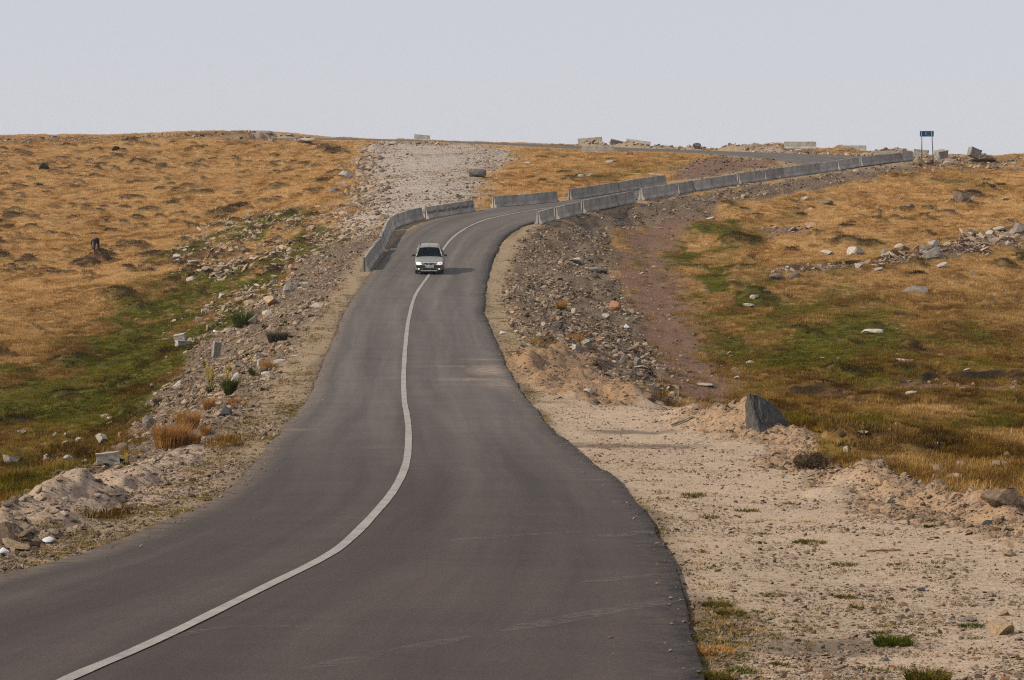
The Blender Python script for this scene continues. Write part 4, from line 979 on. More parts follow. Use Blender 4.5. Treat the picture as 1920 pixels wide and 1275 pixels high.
    for x, lab, cl in ((.36, 'driver in a dark top behind the windscreen, on the right in the picture', 'shirt'), (-.36, 'passenger behind the windscreen, on the left in the picture', 'navy')):
        o = empty('person', root.matrix_world @ Vector((x, .02, .62))); o.rotation_euler = root.rotation_euler; tag(o, lab, 'person')
        skin_body('body', [(0,.05,.05,.14,.12),(0,.08,.3,.17,.11),(0,.06,.47,.14,.09),(0,.03,.56,.055),(0,.0,.64,.06),(.17,.02,.45,.065),(.24,-.12,.28,.05),(.12,-.42,.33,.035),(-.17,.02,.45,.065),(-.24,-.12,.28,.05),(-.12,-.42,.33,.035),(.1,-.25,.02,.08),(-.1,-.25,.02,.08)],
                  [(0,1),(1,2),(2,3),(3,4),(2,5),(5,6),(6,7),(2,8),(8,9),(9,10),(0,11),(0,12)], M[cl], o, 1)
        bm = bmesh.new(); bmesh.ops.create_uvsphere(bm, u_segments=14, v_segments=10, radius=1); bmesh.ops.transform(bm, matrix=Matrix.Translation((0, -.01, .69)) @ Matrix.Diagonal((.078, .095, .115, 1)), verts=bm.verts[:]); h_ = part('head', bm, M['skin'], o, True)
        bm = bmesh.new(); cyl(bm, (0, -.105, .70), (0, -.125, .675), .012, .016, 6); part('nose', bm, M['skin'], h_, True)
        bm = bmesh.new(); bmesh.ops.create_uvsphere(bm, u_segments=14, v_segments=10, radius=1); bmesh.ops.transform(bm, matrix=Matrix.Translation((0, .022, .725)) @ Matrix.Diagonal((.085, .092, .10, 1)), verts=bm.verts[:]); part('hair', bm, M['hair'], h_, True)
car()
# ------------------------------------------------------------------ stones one can point at
RK = [
 (1754,488,52,27,'rk_grey','big grey boulder with a pale top on the rocky bank in the right pasture'),
 (1606,479,38,17,'rk_pale','pale pointed slab tilted up at the left end of the rocky bank'),
 (1551,479,27,11,'rk_pale','pale curved slab, leftmost large stone above the rocky bank'),
 (1752,463,22,16,'rk_pale','rounded pale boulder just above the big grey boulder'),
 (1764,503,30,11,'rk_pale','flat pale stone below the big grey boulder'),
 (1612,504,18,14,'rk_pale','whitish triangular stone below the tilted slab on the rocky bank'),
 (1648,509,25,9,'rk_pale','low flat stone right of the whitish triangular stone'),
 (1686,466,28,10,'rk_pale','pale thin slab lying on the middle of the rocky bank'),
 (1662,478,24,12,'rk_grey','blue-grey stone under the thin slab of the rocky bank'),
 (1491,522,30,13,'rk_grey','grey lumpy stone near the left end of the rocky bank'),
 (1455,526,28,11,'rk_grey','grey sloping stone, lowest on the rocky bank by the green turf'),
 (1718,549,62,13,'rk_grey','long low grey slab alone in the dry grass below the rocky bank'),
 (1827,516,18,9,'rk_grey','small grey stone alone in the grass right of the long slab'),
 (1911,442,28,26,'rk_grey','grey boulder at the right picture edge above the rocky bank'),
 (1885,452,20,10,'rk_brown','brown slab beside the grey boulder at the right picture edge'),
 (1410,576,36,8,'rk_pale','long pale flat stone in the green turf right of the dirt track'),
 (1415,561,20,8,'rk_pale','short pale stone just above the long flat one by the dirt track'),
 (1637,627,40,10,'rk_pale','pale flat stone alone on the right pasture above the trench'),
 (1694,681,40,9,'rk_pale','pale flat stone nearest above the dark trench'),
 (1408,684,20,9,'rk_pale','small pale stone at the edge of the dirt track'),
 (1330,726,46,8,'rk_pale','wide whitish slab flush with the dirt track'),
 (1380,712,14,8,'rk_pale','small whitish stone right of the wide slab on the dirt track'),
 (1712,741,32,9,'rk_pale','pale stone just below the dark trench'),
 (1757,717,20,8,'rk_grey','grey stone in the dark trench'),
 (1760,840,32,6,'rk_pale','thin pale slab low in the right pasture above the tan bank'),
 (1621,818,26,7,'rk_pale','dull flat stone in the turf right of the big slanted boulder'),
 (1884,950,78,36,'rk_brown','big brownish boulder at the right edge of the pull-off'),
 (1919,957,30,20,'rk_tan','tan boulder cut by the right picture edge beside the brownish boulder'),
 (1882,1190,52,33,'rk_tan','tan angular block with a flat top at lower right of the pull-off'),
 (1884,1157,24,14,'rk_tan','small tan stone right behind the tan angular block'),
 (1818,1166,40,9,'rk_grey','low blue-grey stone left of the tan angular block'),
 (1782,1170,22,8,'rk_pale','low whitish stone leftmost beside the tan angular block'),
 (1658,1241,26,11,'rk_pale','white stone low in the pull-off above the bottom grass tuft'),
 (1730,1110,20,7,'rk_dark','dark grey stone in the middle of the pull-off'),
 (1852,985,24,9,'rk_dark','dark grey stone with a weed at the far edge of the pull-off'),
 (1672,945,20,6,'rk_dark','dark flat stone on the pull-off below the tan bank'),
 (1594,946,10,5,'rk_dark','small black stone on the pull-off below the tan bank'),
 (1895,1045,30,10,'rk_tan','pale tan stone near the right edge of the pull-off'),
 (1468,897,10,9,'rk_tan','small yellowish stone standing on the pull-off below the root clod'),
 (1588,851,14,12,'rk_pale','pale stone on the crest of the tan bank'),
 (1574,836,9,9,'rk_tan','small tan stone upright on the crest of the tan bank'),
 (1518,915,30,12,'rk_tan','pale tan lump at the foot of the tan bank by the root clod'),
 (1650,912,30,14,'rk_tan','tan earth-covered stone on the slope of the tan bank'),
 (1158,584,30,23,'rk_orange','rust orange block at the foot of the right bank'),
 (1075,493,36,11,'rk_pale','pale slab with a dark hollow below it on the right bank'),
 (1120,512,40,14,'rk_grey','grey layered slab at the foot of the right bank beside the track'),
 (1115,522,24,14,'rk_brown','brown rounded stone under the layered slab of the right bank'),
 (1078,590,16,12,'rk_pale','pale rounded stone high on the right bank'),
 (1137,600,18,11,'rk_pale','pale stone on the right bank above the rust orange block\'s left'),
 (1180,606,16,13,'rk_grey','grey stone right below the rust orange block'),
 (1187,660,24,15,'rk_brown','rounded brown stone at the foot of the right bank'),
 (1196,688,14,27,'rk_grey','upright grey slab at the foot of the right bank'),
 (1200,692,34,6,'rk_pale','thin pale slab lying at the base of the upright grey slab'),
 (1168,680,18,16,'rk_grey','grey stone left of the upright slab at the bank foot'),
 (1220,752,32,18,'rk_brown','brown-grey boulder where the right bank meets the dirt track'),
 (1247,757,26,16,'rk_brown','brown boulder beside the tan bank\'s left end'),
 (1050,618,20,13,'rk_dark','black shaded stone in the middle of the right bank'),
 (1022,629,18,10,'rk_brown','dark brown stone left of the black one on the right bank'),
 (980,650,20,10,'rk_grey','blue-grey stone beside the tan heap at the road edge'),
 (943,627,16,7,'rk_pale','pale stone on the right shoulder above the tan heap'),
 (1105,738,28,10,'rk_pale','whitish stone on the front of the tan heap'),
 (1120,757,20,8,'rk_dark','dark flat stone in front of the tan heap'),
 (1140,758,14,7,'rk_brown','brown stone in front of the tan heap'),
 (896,332,40,16,'rk_dark','dark grey boulder lying alone on the gravel chute'),
 (1803,379,48,20,'rk_brown','dark reddish boulder in the dry grass below the sign'),
 (1820,378,14,17,'rk_pale','white ended stone at the right side of the dark reddish boulder'),
 (1710,392,26,13,'rk_brown','brown stone in the grass left of the dark reddish boulder'),
 (1884,377,16,8,'rk_pale','pale stone right of the dark reddish boulder'),
 (1780,310,22,10,'rk_pale','white rounded stone on the crest right below the sign'),
 (1765,306,20,9,'rk_grey','grey stone on the crest at the foot of the sign'),
 (1848,304,60,13,'rk_brown','long reddish earth-covered rock on the crest under the tilted block'),
 (1308,279,18,12,'rk_dark','dark boulder on the skyline beside the upper road'),
 (1605,323,10,6,'rk_pale','pale stone below the right-hand row near its far end'),
 (1459,336,12,6,'rk_pale','pale stone at the foot of the right-hand row'),
 (1396,372,14,11,'rk_tan','pale tan stone at the edge of the right gravel bank'),
 (1334,412,20,7,'rk_pale','pale flat stone in the turf by the upper dirt track'),
 (1510,376,22,9,'rk_pale','pale slab in the turf below the right gravel bank'),
 (1550,384,30,11,'rk_brown','brown mossy rock in the turf below the right gravel bank'),
 (1108,331,20,9,'rk_pale','whitish outcrop in the green patch between the roads'),
 (1090,334,14,8,'rk_pale','small whitish outcrop left in the green patch between the roads'),
 (1143,306,24,6,'rk_pale','flat pale slab above the outcrop between the roads'),
 (1228,330,34,5,'rk_pale','flat pale slab just behind the far group of four barriers'),
 (988,308,22,5,'rk_pale','flat pale slab at the top right border of the chute'),
 (278,805,34,28,'rk_grey','rounded grey boulder at the left edge of the left bank'),
 (194,831,36,18,'rk_pale','white lumpy stone in the grass left of the left bank'),
 (226,823,18,15,'rk_orange','rust brown stone right beside the white lumpy stone'),
 (229,853,24,22,'rk_brown','dark leaning stone behind the flat concrete block'),
 (17,870,40,18,'rk_grey','large grey boulder in the grass at the left picture edge'),
 (88,866,18,13,'rk_pale','pale rounded stone in the grass above the earth mounds'),
 (130,871,30,11,'rk_pale','pale wedge shaped stone in the grass above the earth mounds'),
 (156,871,16,11,'rk_tan','tan stone right of the pale wedge in the grass'),
 (149,829,16,11,'rk_pale','pale rounded stone in the grass left of the white lumpy one'),
 (103,818,12,8,'rk_pale','small pale stone, leftmost of three in the grass above the mounds'),
 (124,817,10,6,'rk_pale','tiny pale stone in the grass between two others above the mounds'),
 (43,815,26,9,'rk_grey','flat grey stone in the grass near the left picture edge'),
 (206,787,12,7,'rk_pale','pale stone in the grass above the white lumpy one'),
 (204,797,12,8,'rk_tan','tan stone in the grass just above the white lumpy one'),
 (320,703,13,8,'rk_pale','pale stone in the grass left of the tall yellow flowers'),
 (311,728,16,10,'rk_tan','tan stone at the upper rim of the left bank'),
 (334,726,22,12,'rk_pale','pale stone at the upper rim of the left bank right of the tan one'),
 (287,727,14,9,'rk_grey','grey stone at the grass edge left of the bank rim stones'),
 (26,951,23,25,'rk_tan','tall rounded tan stone standing left of the earth mounds'),
 (14,958,24,9,'rk_grey','grey flat stone under the tall rounded tan one'),
 (8,1022,48,42,'rk_brown','brown boulder cut by the left picture edge below the mounds'),
 (24,1034,60,24,'rk_tan','long tan slab lying below the brown boulder at the left edge'),
 (66,1028,30,18,'rk_brown','brown stone right of the long tan slab at the left edge'),
 (60,1008,24,12,'rk_brown','brown stone behind the long tan slab at the left edge'),
 (123,974,25,11,'rk_pale','pale flat slab on the front of the earth mounds'),
 (122,941,18,10,'rk_pale','whitish stone between the two front earth mounds'),
 (182,936,16,8,'rk_pale','pale stone on the flat earth right of the mounds'),
 (180,1008,20,9,'rk_brown','brown stone on the shoulder in front of the earth mounds'),
 (360,528,26,11,'rk_pale','whitish square slab in the green pasture left of the road'),
 (336,484,26,9,'rk_pale','pale slab in the stony turf near the bending person\'s right'),
 (330,495,14,9,'rk_pale','pale stone just below the slab in the stony turf'),
 (365,496,26,6,'rk_pale','thin pale stone at the left side of the stony turf'),
 (512,535,20,13,'rk_grey','grey stone at the edge of the stony turf by the bank'),
 (542,548,22,17,'rk_pale','pale pinkish block at the top of the left bank'),
 (508,575,32,20,'rk_tan','tan block at the upper rim of the left bank'),
 (502,594,24,17,'rk_pale','pale block just below the tan one on the left bank'),
 (474,609,18,22,'rk_grey','grey upright stone behind the green weed on the left bank'),
 (447,618,14,13,'rk_pale','pale rounded stone left of the green weed on the left bank'),
 (412,648,16,11,'rk_grey','grey stone right beside the upright concrete stump'),
 (441,718,26,20,'rk_pale','pale block below the tall yellow flowers'),
 (487,689,16,16,'rk_pale','pale tilted slab right of the lone flower stalk'),
 (528,680,40,10,'rk_pale','long pale slab near the shoulder of the left bank'),
 (500,706,22,10,'rk_pale','pale curved stone by the left shoulder'),
 (595,577,30,9,'rk_pale','pale curved stone on the shoulder of the left bank far up'),
 (450,688,24,10,'rk_grey','grey stone with dark hollow in the middle of the left bank'),
 (422,782,30,22,'rk_dark','black shaded boulder in the lower left bank'),
 (648,334,34,15,'rk_pale','pale boulder at the left rim of the chute'),
 (650,352,30,11,'rk_tan','tan boulder at the left rim of the chute under the pale one'),
 (626,362,22,11,'rk_grey','grey boulder at the left rim of the chute'),
 (574,268,36,8,'rk_pale','flat pale rock in the dry grass under the skyline left of the road'),
 (508,267,20,8,'rk_tan','tan rock in the dry grass under the left skyline'),
 (505,253,20,7,'rk_grey','grey rock on the left skyline hump'),
 (545,256,22,6,'rk_grey','grey rocks\' outlier on the skyline right of the hump'),
 (290,262,9,4,'rk_pale','small white stone under the left skyline'),
 (322,262,10,4,'rk_pale','second small white stone under the left skyline'),
 (737,271,26,7,'rk_pale','pale wedge of concrete under the upper road at the chute head'),
]
for i, r in enumerate(RK): rock(*r, seed=i % 23)
# the big slanted boulder by the pull-off: left side rubble-covered, right side one dark flat face
def slanted_boulder():
    p = hit(1405, 812); s = scale_at(p); k = 1 / s
    bm = bmesh.new(); rr = random.Random(5)
    o3 = lambda x, z, y: Vector(((x - 1405) * k, y, (806 - z) * k))
    pts_ = [o3(1409,737,.5), o3(1416,780,.1), o3(1432,826,-.25), o3(1494,826,.9), o3(1484,794,.95), o3(1468,771,.9), o3(1446,752,.75), o3(1424,741,.6), o3(1403,756,.9), o3(1402,826,.6), o3(1445,826,1.7), o3(1424,750,1.2)]
    for q in pts_: bm.verts.new(q)
    bmesh.ops.convex_hull(bm, input=bm.verts[:]); bmesh.ops.triangulate(bm, faces=bm.faces[:]); 
    for _ in range(3): bmesh.ops.subdivide_edges(bm, edges=bm.edges[:], cuts=1, use_grid_fill=True)
    for v in bm.verts:
        a = .024
        v.co += Vector((rr.uniform(-a, a), rr.uniform(-a, a), rr.uniform(-a, a)))
    me = new_mesh('boulder', bm); m2, t, b = mat('split_boulder'); b.inputs['Roughness'].default_value = .85
    g = t.nodes.new('ShaderNodeNewGeometry'); sx = t.nodes.new('ShaderNodeSeparateXYZ'); tc = t.nodes.new('ShaderNodeTexCoord'); t.links.new(tc.outputs['Object'], sx.inputs[0])
    n1 = noise(t, 5, 6, .7, objvec(t)); stone = ramp(t, n1, [(.3, (.050, .046, .041)), (.55, (.092, .085, .076)), (.75, (.165, .152, .135))]); dirt = ramp(t, n1, [(.3, (.14, .10, .065)), (.5, (.35, .265, .18)), (.7, (.50, .40, .29))])
    f = ramp(t, math_(t, 'ADD', math_(t, 'MULTIPLY', sx.outputs['X'], 1.0), math_(t, 'ADD', math_(t, 'MULTIPLY', n1, .25), .35)), [(.36, .8), (.46, 0.0)])
    t.links.new(mixc(t, f, stone, dirt), b.inputs['Base Color']); bump_(t, b, n1, .8, .05)
    me.materials.append(m2); o = link('boulder', me); o.location = p; tag(o, 'big slanted grey boulder with a dark flat face at the pull-off edge', 'boulder')
slanted_boulder()
# lump of uprooted turf
rc = rock(1522, 880, 62, 34, 'soil_clod', 'dark brown clod of matted roots on the tan bank', 'root clod', 'root_clod', 3, sink=.22)
bm = bmesh.new(); rr = random.Random(3)
for k in range(900):
    a = Vector((rr.gauss(0, 1), rr.gauss(0, 1), rr.gauss(0, .8))).normalized() * .93; b_ = a * rr.uniform(1.0, 1.35) + Vector((rr.uniform(-.2, .2), rr.uniform(-.2, .2), rr.uniform(-.3, .0))); s_ = Vector((rr.uniform(-1, 1), rr.uniform(-1, 1), rr.uniform(-1, 1))).normalized() * .035
    bm.faces.new([bm.verts.new(a - s_), bm.verts.new(a + s_), bm.verts.new(b_)])
part('root_fibres', bm, M['soil_clod'], rc)
rock(1875, 870, 18, 18, 'soil_clod', 'dark upright clod of turf at the right edge of the brown ground', 'root clod', 'root_clod', 6, sink=.2)
rock(1560, 870, 30, 14, 'soil_clod', 'small dark clod right beside the large root clod', 'root clod', 'root_clod', 8, sink=.25)

# ordinary larger stones lying in the rubble
def weights(F, ymax=380, ymin=16, alpha=.0):
    a = F[:-1, :-1] * ((GY[:-1, :-1] < ymax) & (GY[:-1, :-1] > ymin) & (np.abs(GX[:-1, :-1] / GY[:-1, :-1]) < .225) & ~INSIDE[:-1, :-1])
    if alpha:
        ar = np.abs(np.gradient(US)[None, :-1] * VS[:-1, None] * np.gradient(VS)[:-1, None]); a = a * ar ** alpha
    c = np.cumsum(a.ravel()); return c
def sample(cdf, n):
    k = np.searchsorted(cdf, rng.random(n) * cdf[-1]); j, i = np.divmod(k, NU - 1); j = np.minimum(j, NV - 2)
    fu, fv = rng.random(n), rng.random(n)
    y = VS[j] * (1 - fv) + VS[j + 1] * fv; x = (US[i] * (1 - fu) + US[i + 1] * fu) * y
    return x, y, lookup(ZT, x, y)
MIX = dict(mix=['rk_grey', 'rk_pale', 'rk_tan', 'rk_brown', 'rk_grey', 'rk_pale'], pale=['rk_pale', 'rk_pale', 'rk_grey'], tan=['rk_tan', 'rk_pale'], brown=['rk_brown', 'rk_grey', 'rk_pale'])
LAND = {'left bank': [(455,600,'the bushy green weed'),(400,720,'the tall yellow flowers'),(322,820,'the largest dry clump'),(520,630,'the dark dried shrub'),(278,795,'the rounded grey boulder'),(404,655,'the concrete stump'),(60,1010,'the plastic bags'),(640,480,'the nearest curved barrier'),(530,675,'the long pale slab'),(200,880,'the earth mounds'),(470,700,'the lone flower stalk')],
 'right bank': [(1158,575,'the rust orange block'),(1085,655,'the concrete chunk'),(1052,575,'the high dry clump'),(1075,488,'the hollow slab'),(1196,680,'the upright slab'),(1010,420,'the first barrier'),(1120,505,'the layered slab'),(1050,690,'the tan heap'),(980,560,'the gravel shoulder bend')],
 'stony turf': [(360,523,'the square slab'),(336,482,'the leftmost slab'),(690,440,'the curved barriers'),(512,530,'the edge stone'),(560,410,'the chute foot')],
 'rocky bank': [(1754,478,'the big grey boulder'),(1606,472,'the pointed slab'),(1911,435,'the edge boulder'),(1455,520,'the lowest grey stone')],
 'left skyline': [(505,250,'the skyline hump'),(83,310,'the leftmost juniper'),(218,280,'the small juniper'),(370,258,'the crest middle')],
 'upper road rubble': [(1308,272,'the dark boulder'),(1500,272,'the half buried barrier'),(1600,280,'the concrete strip'),(1738,290,'the sign'),(1165,270,'the slanting slab')]}
USED = {}
def describe(p, mk, w, fl, zone):
    c, s_ = math.cos(PITCH), math.sin(PITCH); dy = p[1] - CAM.y; dz = p[2] - CAM.z; d = dy * c - dz * s_; px = 960 + FPX * p[0] / d; py = 637.5 - FPX * (dz * c + dy * s_) / d
    L_ = min(LAND[zone], key=lambda q: math.hypot(q[0] - px, (q[1] - py) * 1.3)); dx, dv = px - L_[0], py - L_[1]
    far_ = 'close' if math.hypot(dx, dv) < 45 else ''
    rel = ('right of' if dx > 0 else 'left of') if abs(dx) > abs(dv) * 1.2 else ('above' if dv < 0 else 'below')
    size = 'small' if w < 8 else 'middling' if w < 11.5 else 'large'; form = 'flat' if fl < .45 else 'angular' if fl < .6 else 'blocky'
    col = {'rk_grey': 'grey', 'rk_pale': 'pale', 'rk_tan': 'tan', 'rk_brown': 'brown'}[mk]
    where = {'left bank': 'on the left bank', 'right bank': 'on the right bank', 'stony turf': 'in the stony turf', 'rocky bank': 'on the rocky bank', 'left skyline': 'on the left skyline', 'upper road rubble': 'beyond the upper road'}[zone]
    return ' '.join(('%s %s %s stone %s %s %s %s' % (size, col, form, where, far_, rel, L_[2])).split())
for F, cnt, lo, hi, mix, zone, grp in [
   (W('rubL', .5) * (SD['rubL'] > .8) * (DE > 2), 46, 5, 15, 'mix', 'left bank', 'larger stones on the left bank'),
   (W('rubR', .5) * (SD['rubR'] > .8) * (DE > 2) * (GY < 190), 40, 5, 15, 'mix', 'right bank', 'larger stones on the right bank'),
   (W('stony', 1), 26, 7, 20, 'pale', 'stony turf', 'pale stones in the stony turf'),
   (W('path', .5), 18, 8, 20, 'pale', 'rocky bank', 'ordinary stones on the rocky bank'),
   (W('crestL', 1), 14, 5, 13, 'brown', 'left skyline', 'stones along the left skyline'),
   (np.where((GY > 262) & near & ~INSIDE & (SIDE > 0) & (DE > 1.5) & (DE < 8) & (GX > 12), 1., 0), 16, 5, 12, 'pale', 'upper road rubble', 'stones beyond the upper road')]:
    x, y, z = sample(weights(F, alpha=.35), cnt)
    for a, b_, c_ in zip(x, y, z):
        mk_ = random.choice(MIX[mix]); fl = random.uniform(.3, .75)
        for _try in range(12):
            pxw = random.uniform(lo, hi); fl = random.uniform(.3, .75); mk_ = random.choice(MIX[mix]); lab = describe((a, b_, c_), mk_, pxw, fl, zone)
            if lab not in USED: break
        else: continue
        USED[lab] = 1
        rock(int(a * 31) % 500, int(b_ * 17) % 400, pxw, pxw * fl, mk_, lab, 'stone', 'stone', random.randrange(23), random.uniform(0, 360), (random.uniform(-15, 15), random.uniform(-15, 15)), random.uniform(.6, 1.1), .3, group=grp, sub=2, at=np.array([a, b_, c_]))

# ------------------------------------------------------------------ litter and timber
def bag(px, py, w, h, label, seed):
    p = hit(px, py); s = scale_at(p); bm = bmesh.new(); bmesh.ops.create_icosphere(bm, subdivisions=3, radius=1); rr = random.Random(seed)
    dirs = [(Vector((rr.gauss(0, 1), rr.gauss(0, 1), rr.gauss(0, 1))).normalized(), rr.uniform(.15, .4)) for _ in range(14)]
    for v in bm.verts:
        for dn, am in dirs: v.co += dn * am * (max(0, v.co.normalized().dot(dn)) ** 6 - .1)
        v.co.z = max(v.co.z, -.35)
    me = new_mesh('plastic_bag', bm); me.materials.append(M['bag']); o = link('plastic_bag', me); o.scale = (w / s / 2.2, w / s / 2.6, h / s / 1.6); o.location = (p[0], p[1], p[2] + h / s * .25); return tag(o, label, 'plastic bag')
bag(90, 1021, 22, 9, 'white crumpled plastic bag on the shoulder below the brown stone', 1)
bag(38, 1033, 22, 11, 'white crumpled plastic bag in front of the long tan slab', 2)
bag(6, 1040, 18, 9, 'white plastic bag cut by the left picture edge', 3)
bag(403, 623, 8, 4, 'small white scrap of plastic in the pasture above the concrete stump', 4)
bag(1175, 618, 9, 6, 'white scrap of plastic at the foot of the right bank', 5)
def stick(x0, y0, x1, y1, r, label, mk='wood', name='timber_stick', d=0):
    a, b_ = hit(x0, y0), hit(x1, y1); b_[1] = a[1] + d if True else b_[1]; b_[0] = (x1 - 960) / (x0 - 960 + 1e-6) * a[0]
    b_[2] = on_ground(b_[0], b_[1])
    za = max(a[2], road_z(a[0], a[1]) if INSIDE.any() and in_poly(np.array([a[0]]), np.array([a[1]]), ROADPOLY)[0] else a[2])
    bm = bmesh.new(); A_, B_ = Vector((a[0], a[1], za + r * 1.2)), Vector((b_[0], b_[1], b_[2] + r * 1.3)); L = (B_ - A_).length
    boxv(bm, (0, 0, 0), (L, r * 2.2, r * 1.5)); bmesh.ops.subdivide_edges(bm, edges=[e for e in bm.edges if e.calc_length() > L * .5], cuts=5); rr = random.Random(int(x0))
    for v in bm.verts: v.co += Vector((0, rr.uniform(-r, r) * .5, rr.uniform(-r, r) * .4))
    me = new_mesh(name, bm); me.materials.append(M[mk]); o = link(name, me); o.location = (A_ + B_) / 2; o.rotation_euler = (B_ - A_).to_track_quat('X', 'Z').to_euler(); return tag(o, label, 'stick')
stick(1064, 842, 1128, 842.5, .022, 'orange-brown wooden stick lying across the right road edge')
stick(1624, 1036, 1690, 1030, .016, 'thin tan wooden stick lying in the middle of the pull-off')
stick(1258, 801, 1300, 800, .03, 'dark weathered stick lying on the far side of the pull-off', 'driftwood')
stick(372, 683, 400, 677, .05, 'dark rotten timber lying left of the concrete stump', 'driftwood')

# ------------------------------------------------------------------ plants one can point at
def blades(bm, n_, r, h, wdt, lean, rr, droop=.3, zj=0):
    for k in range(n_):
        a = rr.uniform(0, 2 * math.pi); q = r * math.sqrt(rr.random()); b0 = Vector((q * math.cos(a), q * math.sin(a), zj))
        hh_ = h * rr.uniform(.55, 1.1); dr = Vector((math.cos(a + rr.uniform(-.8, .8)), math.sin(a + rr.uniform(-.8, .8)), 0)); ln = lean * rr.uniform(.3, 1.2) * hh_
        f = rr.uniform(0, math.pi); sd_ = Vector((math.cos(f), math.sin(f), 0)) * wdt * rr.uniform(.6, 1.3) * .5
        m1 = b0 + dr * ln * .35 + Vector((0, 0, hh_ * .62)); t1 = b0 + dr * ln + Vector((0, 0, hh_ * (1 - droop * rr.random())))
        v = [bm.verts.new(c) for c in (b0 - sd_, b0 + sd_, m1 + sd_ * .7, m1 - sd_ * .7, t1)]
        bm.faces.new((v[0], v[1], v[2], v[3])); bm.faces.new((v[3], v[2], v[4]))
def clump(px, py, wpx, hpx, mk, label, cat='grass clump', name='grass_clump', n_=160, lean=.5, wd=.012, seed=0, group=None):
    p = hit(px, py); s = scale_at(p); o = empty(name, p); o.location.z -= .02; tag(o, label, cat, group)
    bm = bmesh.new(); blades(bm, int(n_ * 1.6), wpx / s / 2 * .92, hpx / s, wd * 1.25, lean, random.Random(seed + int(px))); part('blades', bm, M[mk], o); return o
for a in [(322,842,62,58,'dry','tall orange dry grass clump on the left bank, largest there',700),(352,806,40,46,'dry','second dry grass clump right behind the largest on the left bank',320),(366,833,18,26,'dry','small dry grass clump right of the largest on the left bank',160),(385,815,18,22,'dry','small dry grass clump by the shoulder of the left bank',130),(440,760,26,18,'dry','low dry grass clump in the middle of the left bank',140),
          (392,768,22,30,'dry','dry grass clump below the tall yellow flowers',160),(500,690,30,22,'dry','low dry grass tuft near the pale long slab',120),(1052,580,20,22,'dry','dry grass clump high on the right bank',150),(1078,640,34,20,'dry','dry grass clump in the middle of the right bank',160),(1090,655,22,12,'dry','low dry grass tuft beside the concrete chunk',90),
          (690,497,14,10,'dry','dry weed left of the nearest curved barrier',60)]:
    clump(*a[:6], n_=a[6], seed=7)
for a in [(455,614,34,42,'weed','bushy green weed at the rim of the left bank',260),(432,740,18,40,'weed','green leafy weed right of the tall yellow flowers',160),(520,641,36,24,'darkleaf','dark dried shrub on the upper left bank',420),(300,755,26,12,'darkleaf','low dark scrub at the rim of the left bank',160),(345,835,40,16,'darkleaf','low dark scrub with green between dry clumps on the left bank',200),(1052,582,12,10,'weed','dark green tuft under the dry clump on the right bank',80),
          (490,682,12,8,'weed','small green tuft among the stones of the left bank',60),(1740,990,14,10,'weed','green weed by the dark stone at the far pull-off edge',70)]:
    clump(*a[:6], cat='weed', name='weed', n_=a[6], lean=.7, wd=.02, seed=3)
for i, a in enumerate([(83,318,20,11,'round dark green juniper bush in the upper left pasture, leftmost'),(218,283,16,8,'small dark green juniper bush under the left skyline')]):
    p = hit(a[0], a[1]); s = scale_at(p); o = empty('juniper_bush', p); tag(o, a[4], 'bush'); rr = random.Random(i); bm = bmesh.new(); W_, H_ = a[2] / s / 2, a[3] / s
    for k in range(1400):
        d_ = Vector((rr.gauss(0, 1), rr.gauss(0, 1), abs(rr.gauss(0, 1)))).normalized() * rr.uniform(.55, 1.05) ; c_ = Vector((d_.x * W_, d_.y * W_, d_.z * H_)); f = Vector((rr.uniform(-1, 1), rr.uniform(-1, 1), rr.uniform(-.3, 1))).normalized(); g_ = f.cross(Vector((rr.random(), rr.random(), rr.random()))).normalized() * .03
        bm.faces.new([bm.verts.new(c_ - g_), bm.verts.new(c_ + g_), bm.verts.new(c_ + f * rr.uniform(.1, .22))])
    part('foliage', bm, M['juniper'], o); bm = bmesh.new(); cyl(bm, (0, 0, -.1), (0, 0, H_ * .6), .07, .03, 7); part('trunk', bm, M['stem'], o)
def mullein(px, py, hpx, n_st, label, seed, leaf='weed', spread=.16):
    p = hit(px, py); s = scale_at(p); o = empty('mullein_plant', p); tag(o, label, 'flower'); rr = random.Random(seed); H = hpx / s
    bm = bmesh.new(); blades(bm, 40, .08, H * .2, .05, 1.1, rr); blades(bm, 20, .05, H * .34, .04, .7, rr); part('leaves', bm, M[leaf], o)
    for k in range(n_st):
        a = rr.uniform(0, 6.28); top = Vector((math.cos(a) * spread * rr.uniform(.2, 1.2), math.sin(a) * spread, H * (1 if k == 0 else rr.uniform(.62, .95)))); b0 = Vector((top.x * .25, top.y * .25, H * .2))
        bm = bmesh.new(); cyl(bm, b0, top, .014, .006, 6); st_ = part('stem', bm, M['stem'], o)
        bm = bmesh.new()
        for q in range(34):
            t_ = .35 + .65 * rr.random(); c_ = b0.lerp(top, t_); e = Vector((rr.gauss(0, 1), rr.gauss(0, 1), rr.gauss(0, .5))).normalized(); c_ += e * .028; u_ = e.orthogonal().normalized() * .024; w_ = e.cross(u_).normalized() * .024
            bm.faces.new([bm.verts.new(c_ + u_), bm.verts.new(c_ + w_), bm.verts.new(c_ - u_), bm.verts.new(c_ - w_)])
        part('flowers', bm, M['yellow'], st_)
mullein(395, 738, 62, 6, 'tall clump of yellow flower spikes on the left bank with dark leaves', 1)
mullein(426, 730, 52, 4, 'second clump of yellow flower spikes right of the tall one', 2)
mullein(473, 704, 54, 1, 'lone yellow flower stalk in the middle of the left bank', 3)
mullein(494, 615, 28, 1, 'short yellow flower stalk under the pale block on the left bank', 4)
mullein(535, 606, 20, 1, 'small yellow flower stalk high on the left bank near the shoulder', 5)
mullein(236, 872, 18, 1, 'small yellow flower stalk right of the flat concrete block', 6)
mullein(328, 792, 16, 1, 'small yellow flower stalk above the largest dry grass clump', 7)
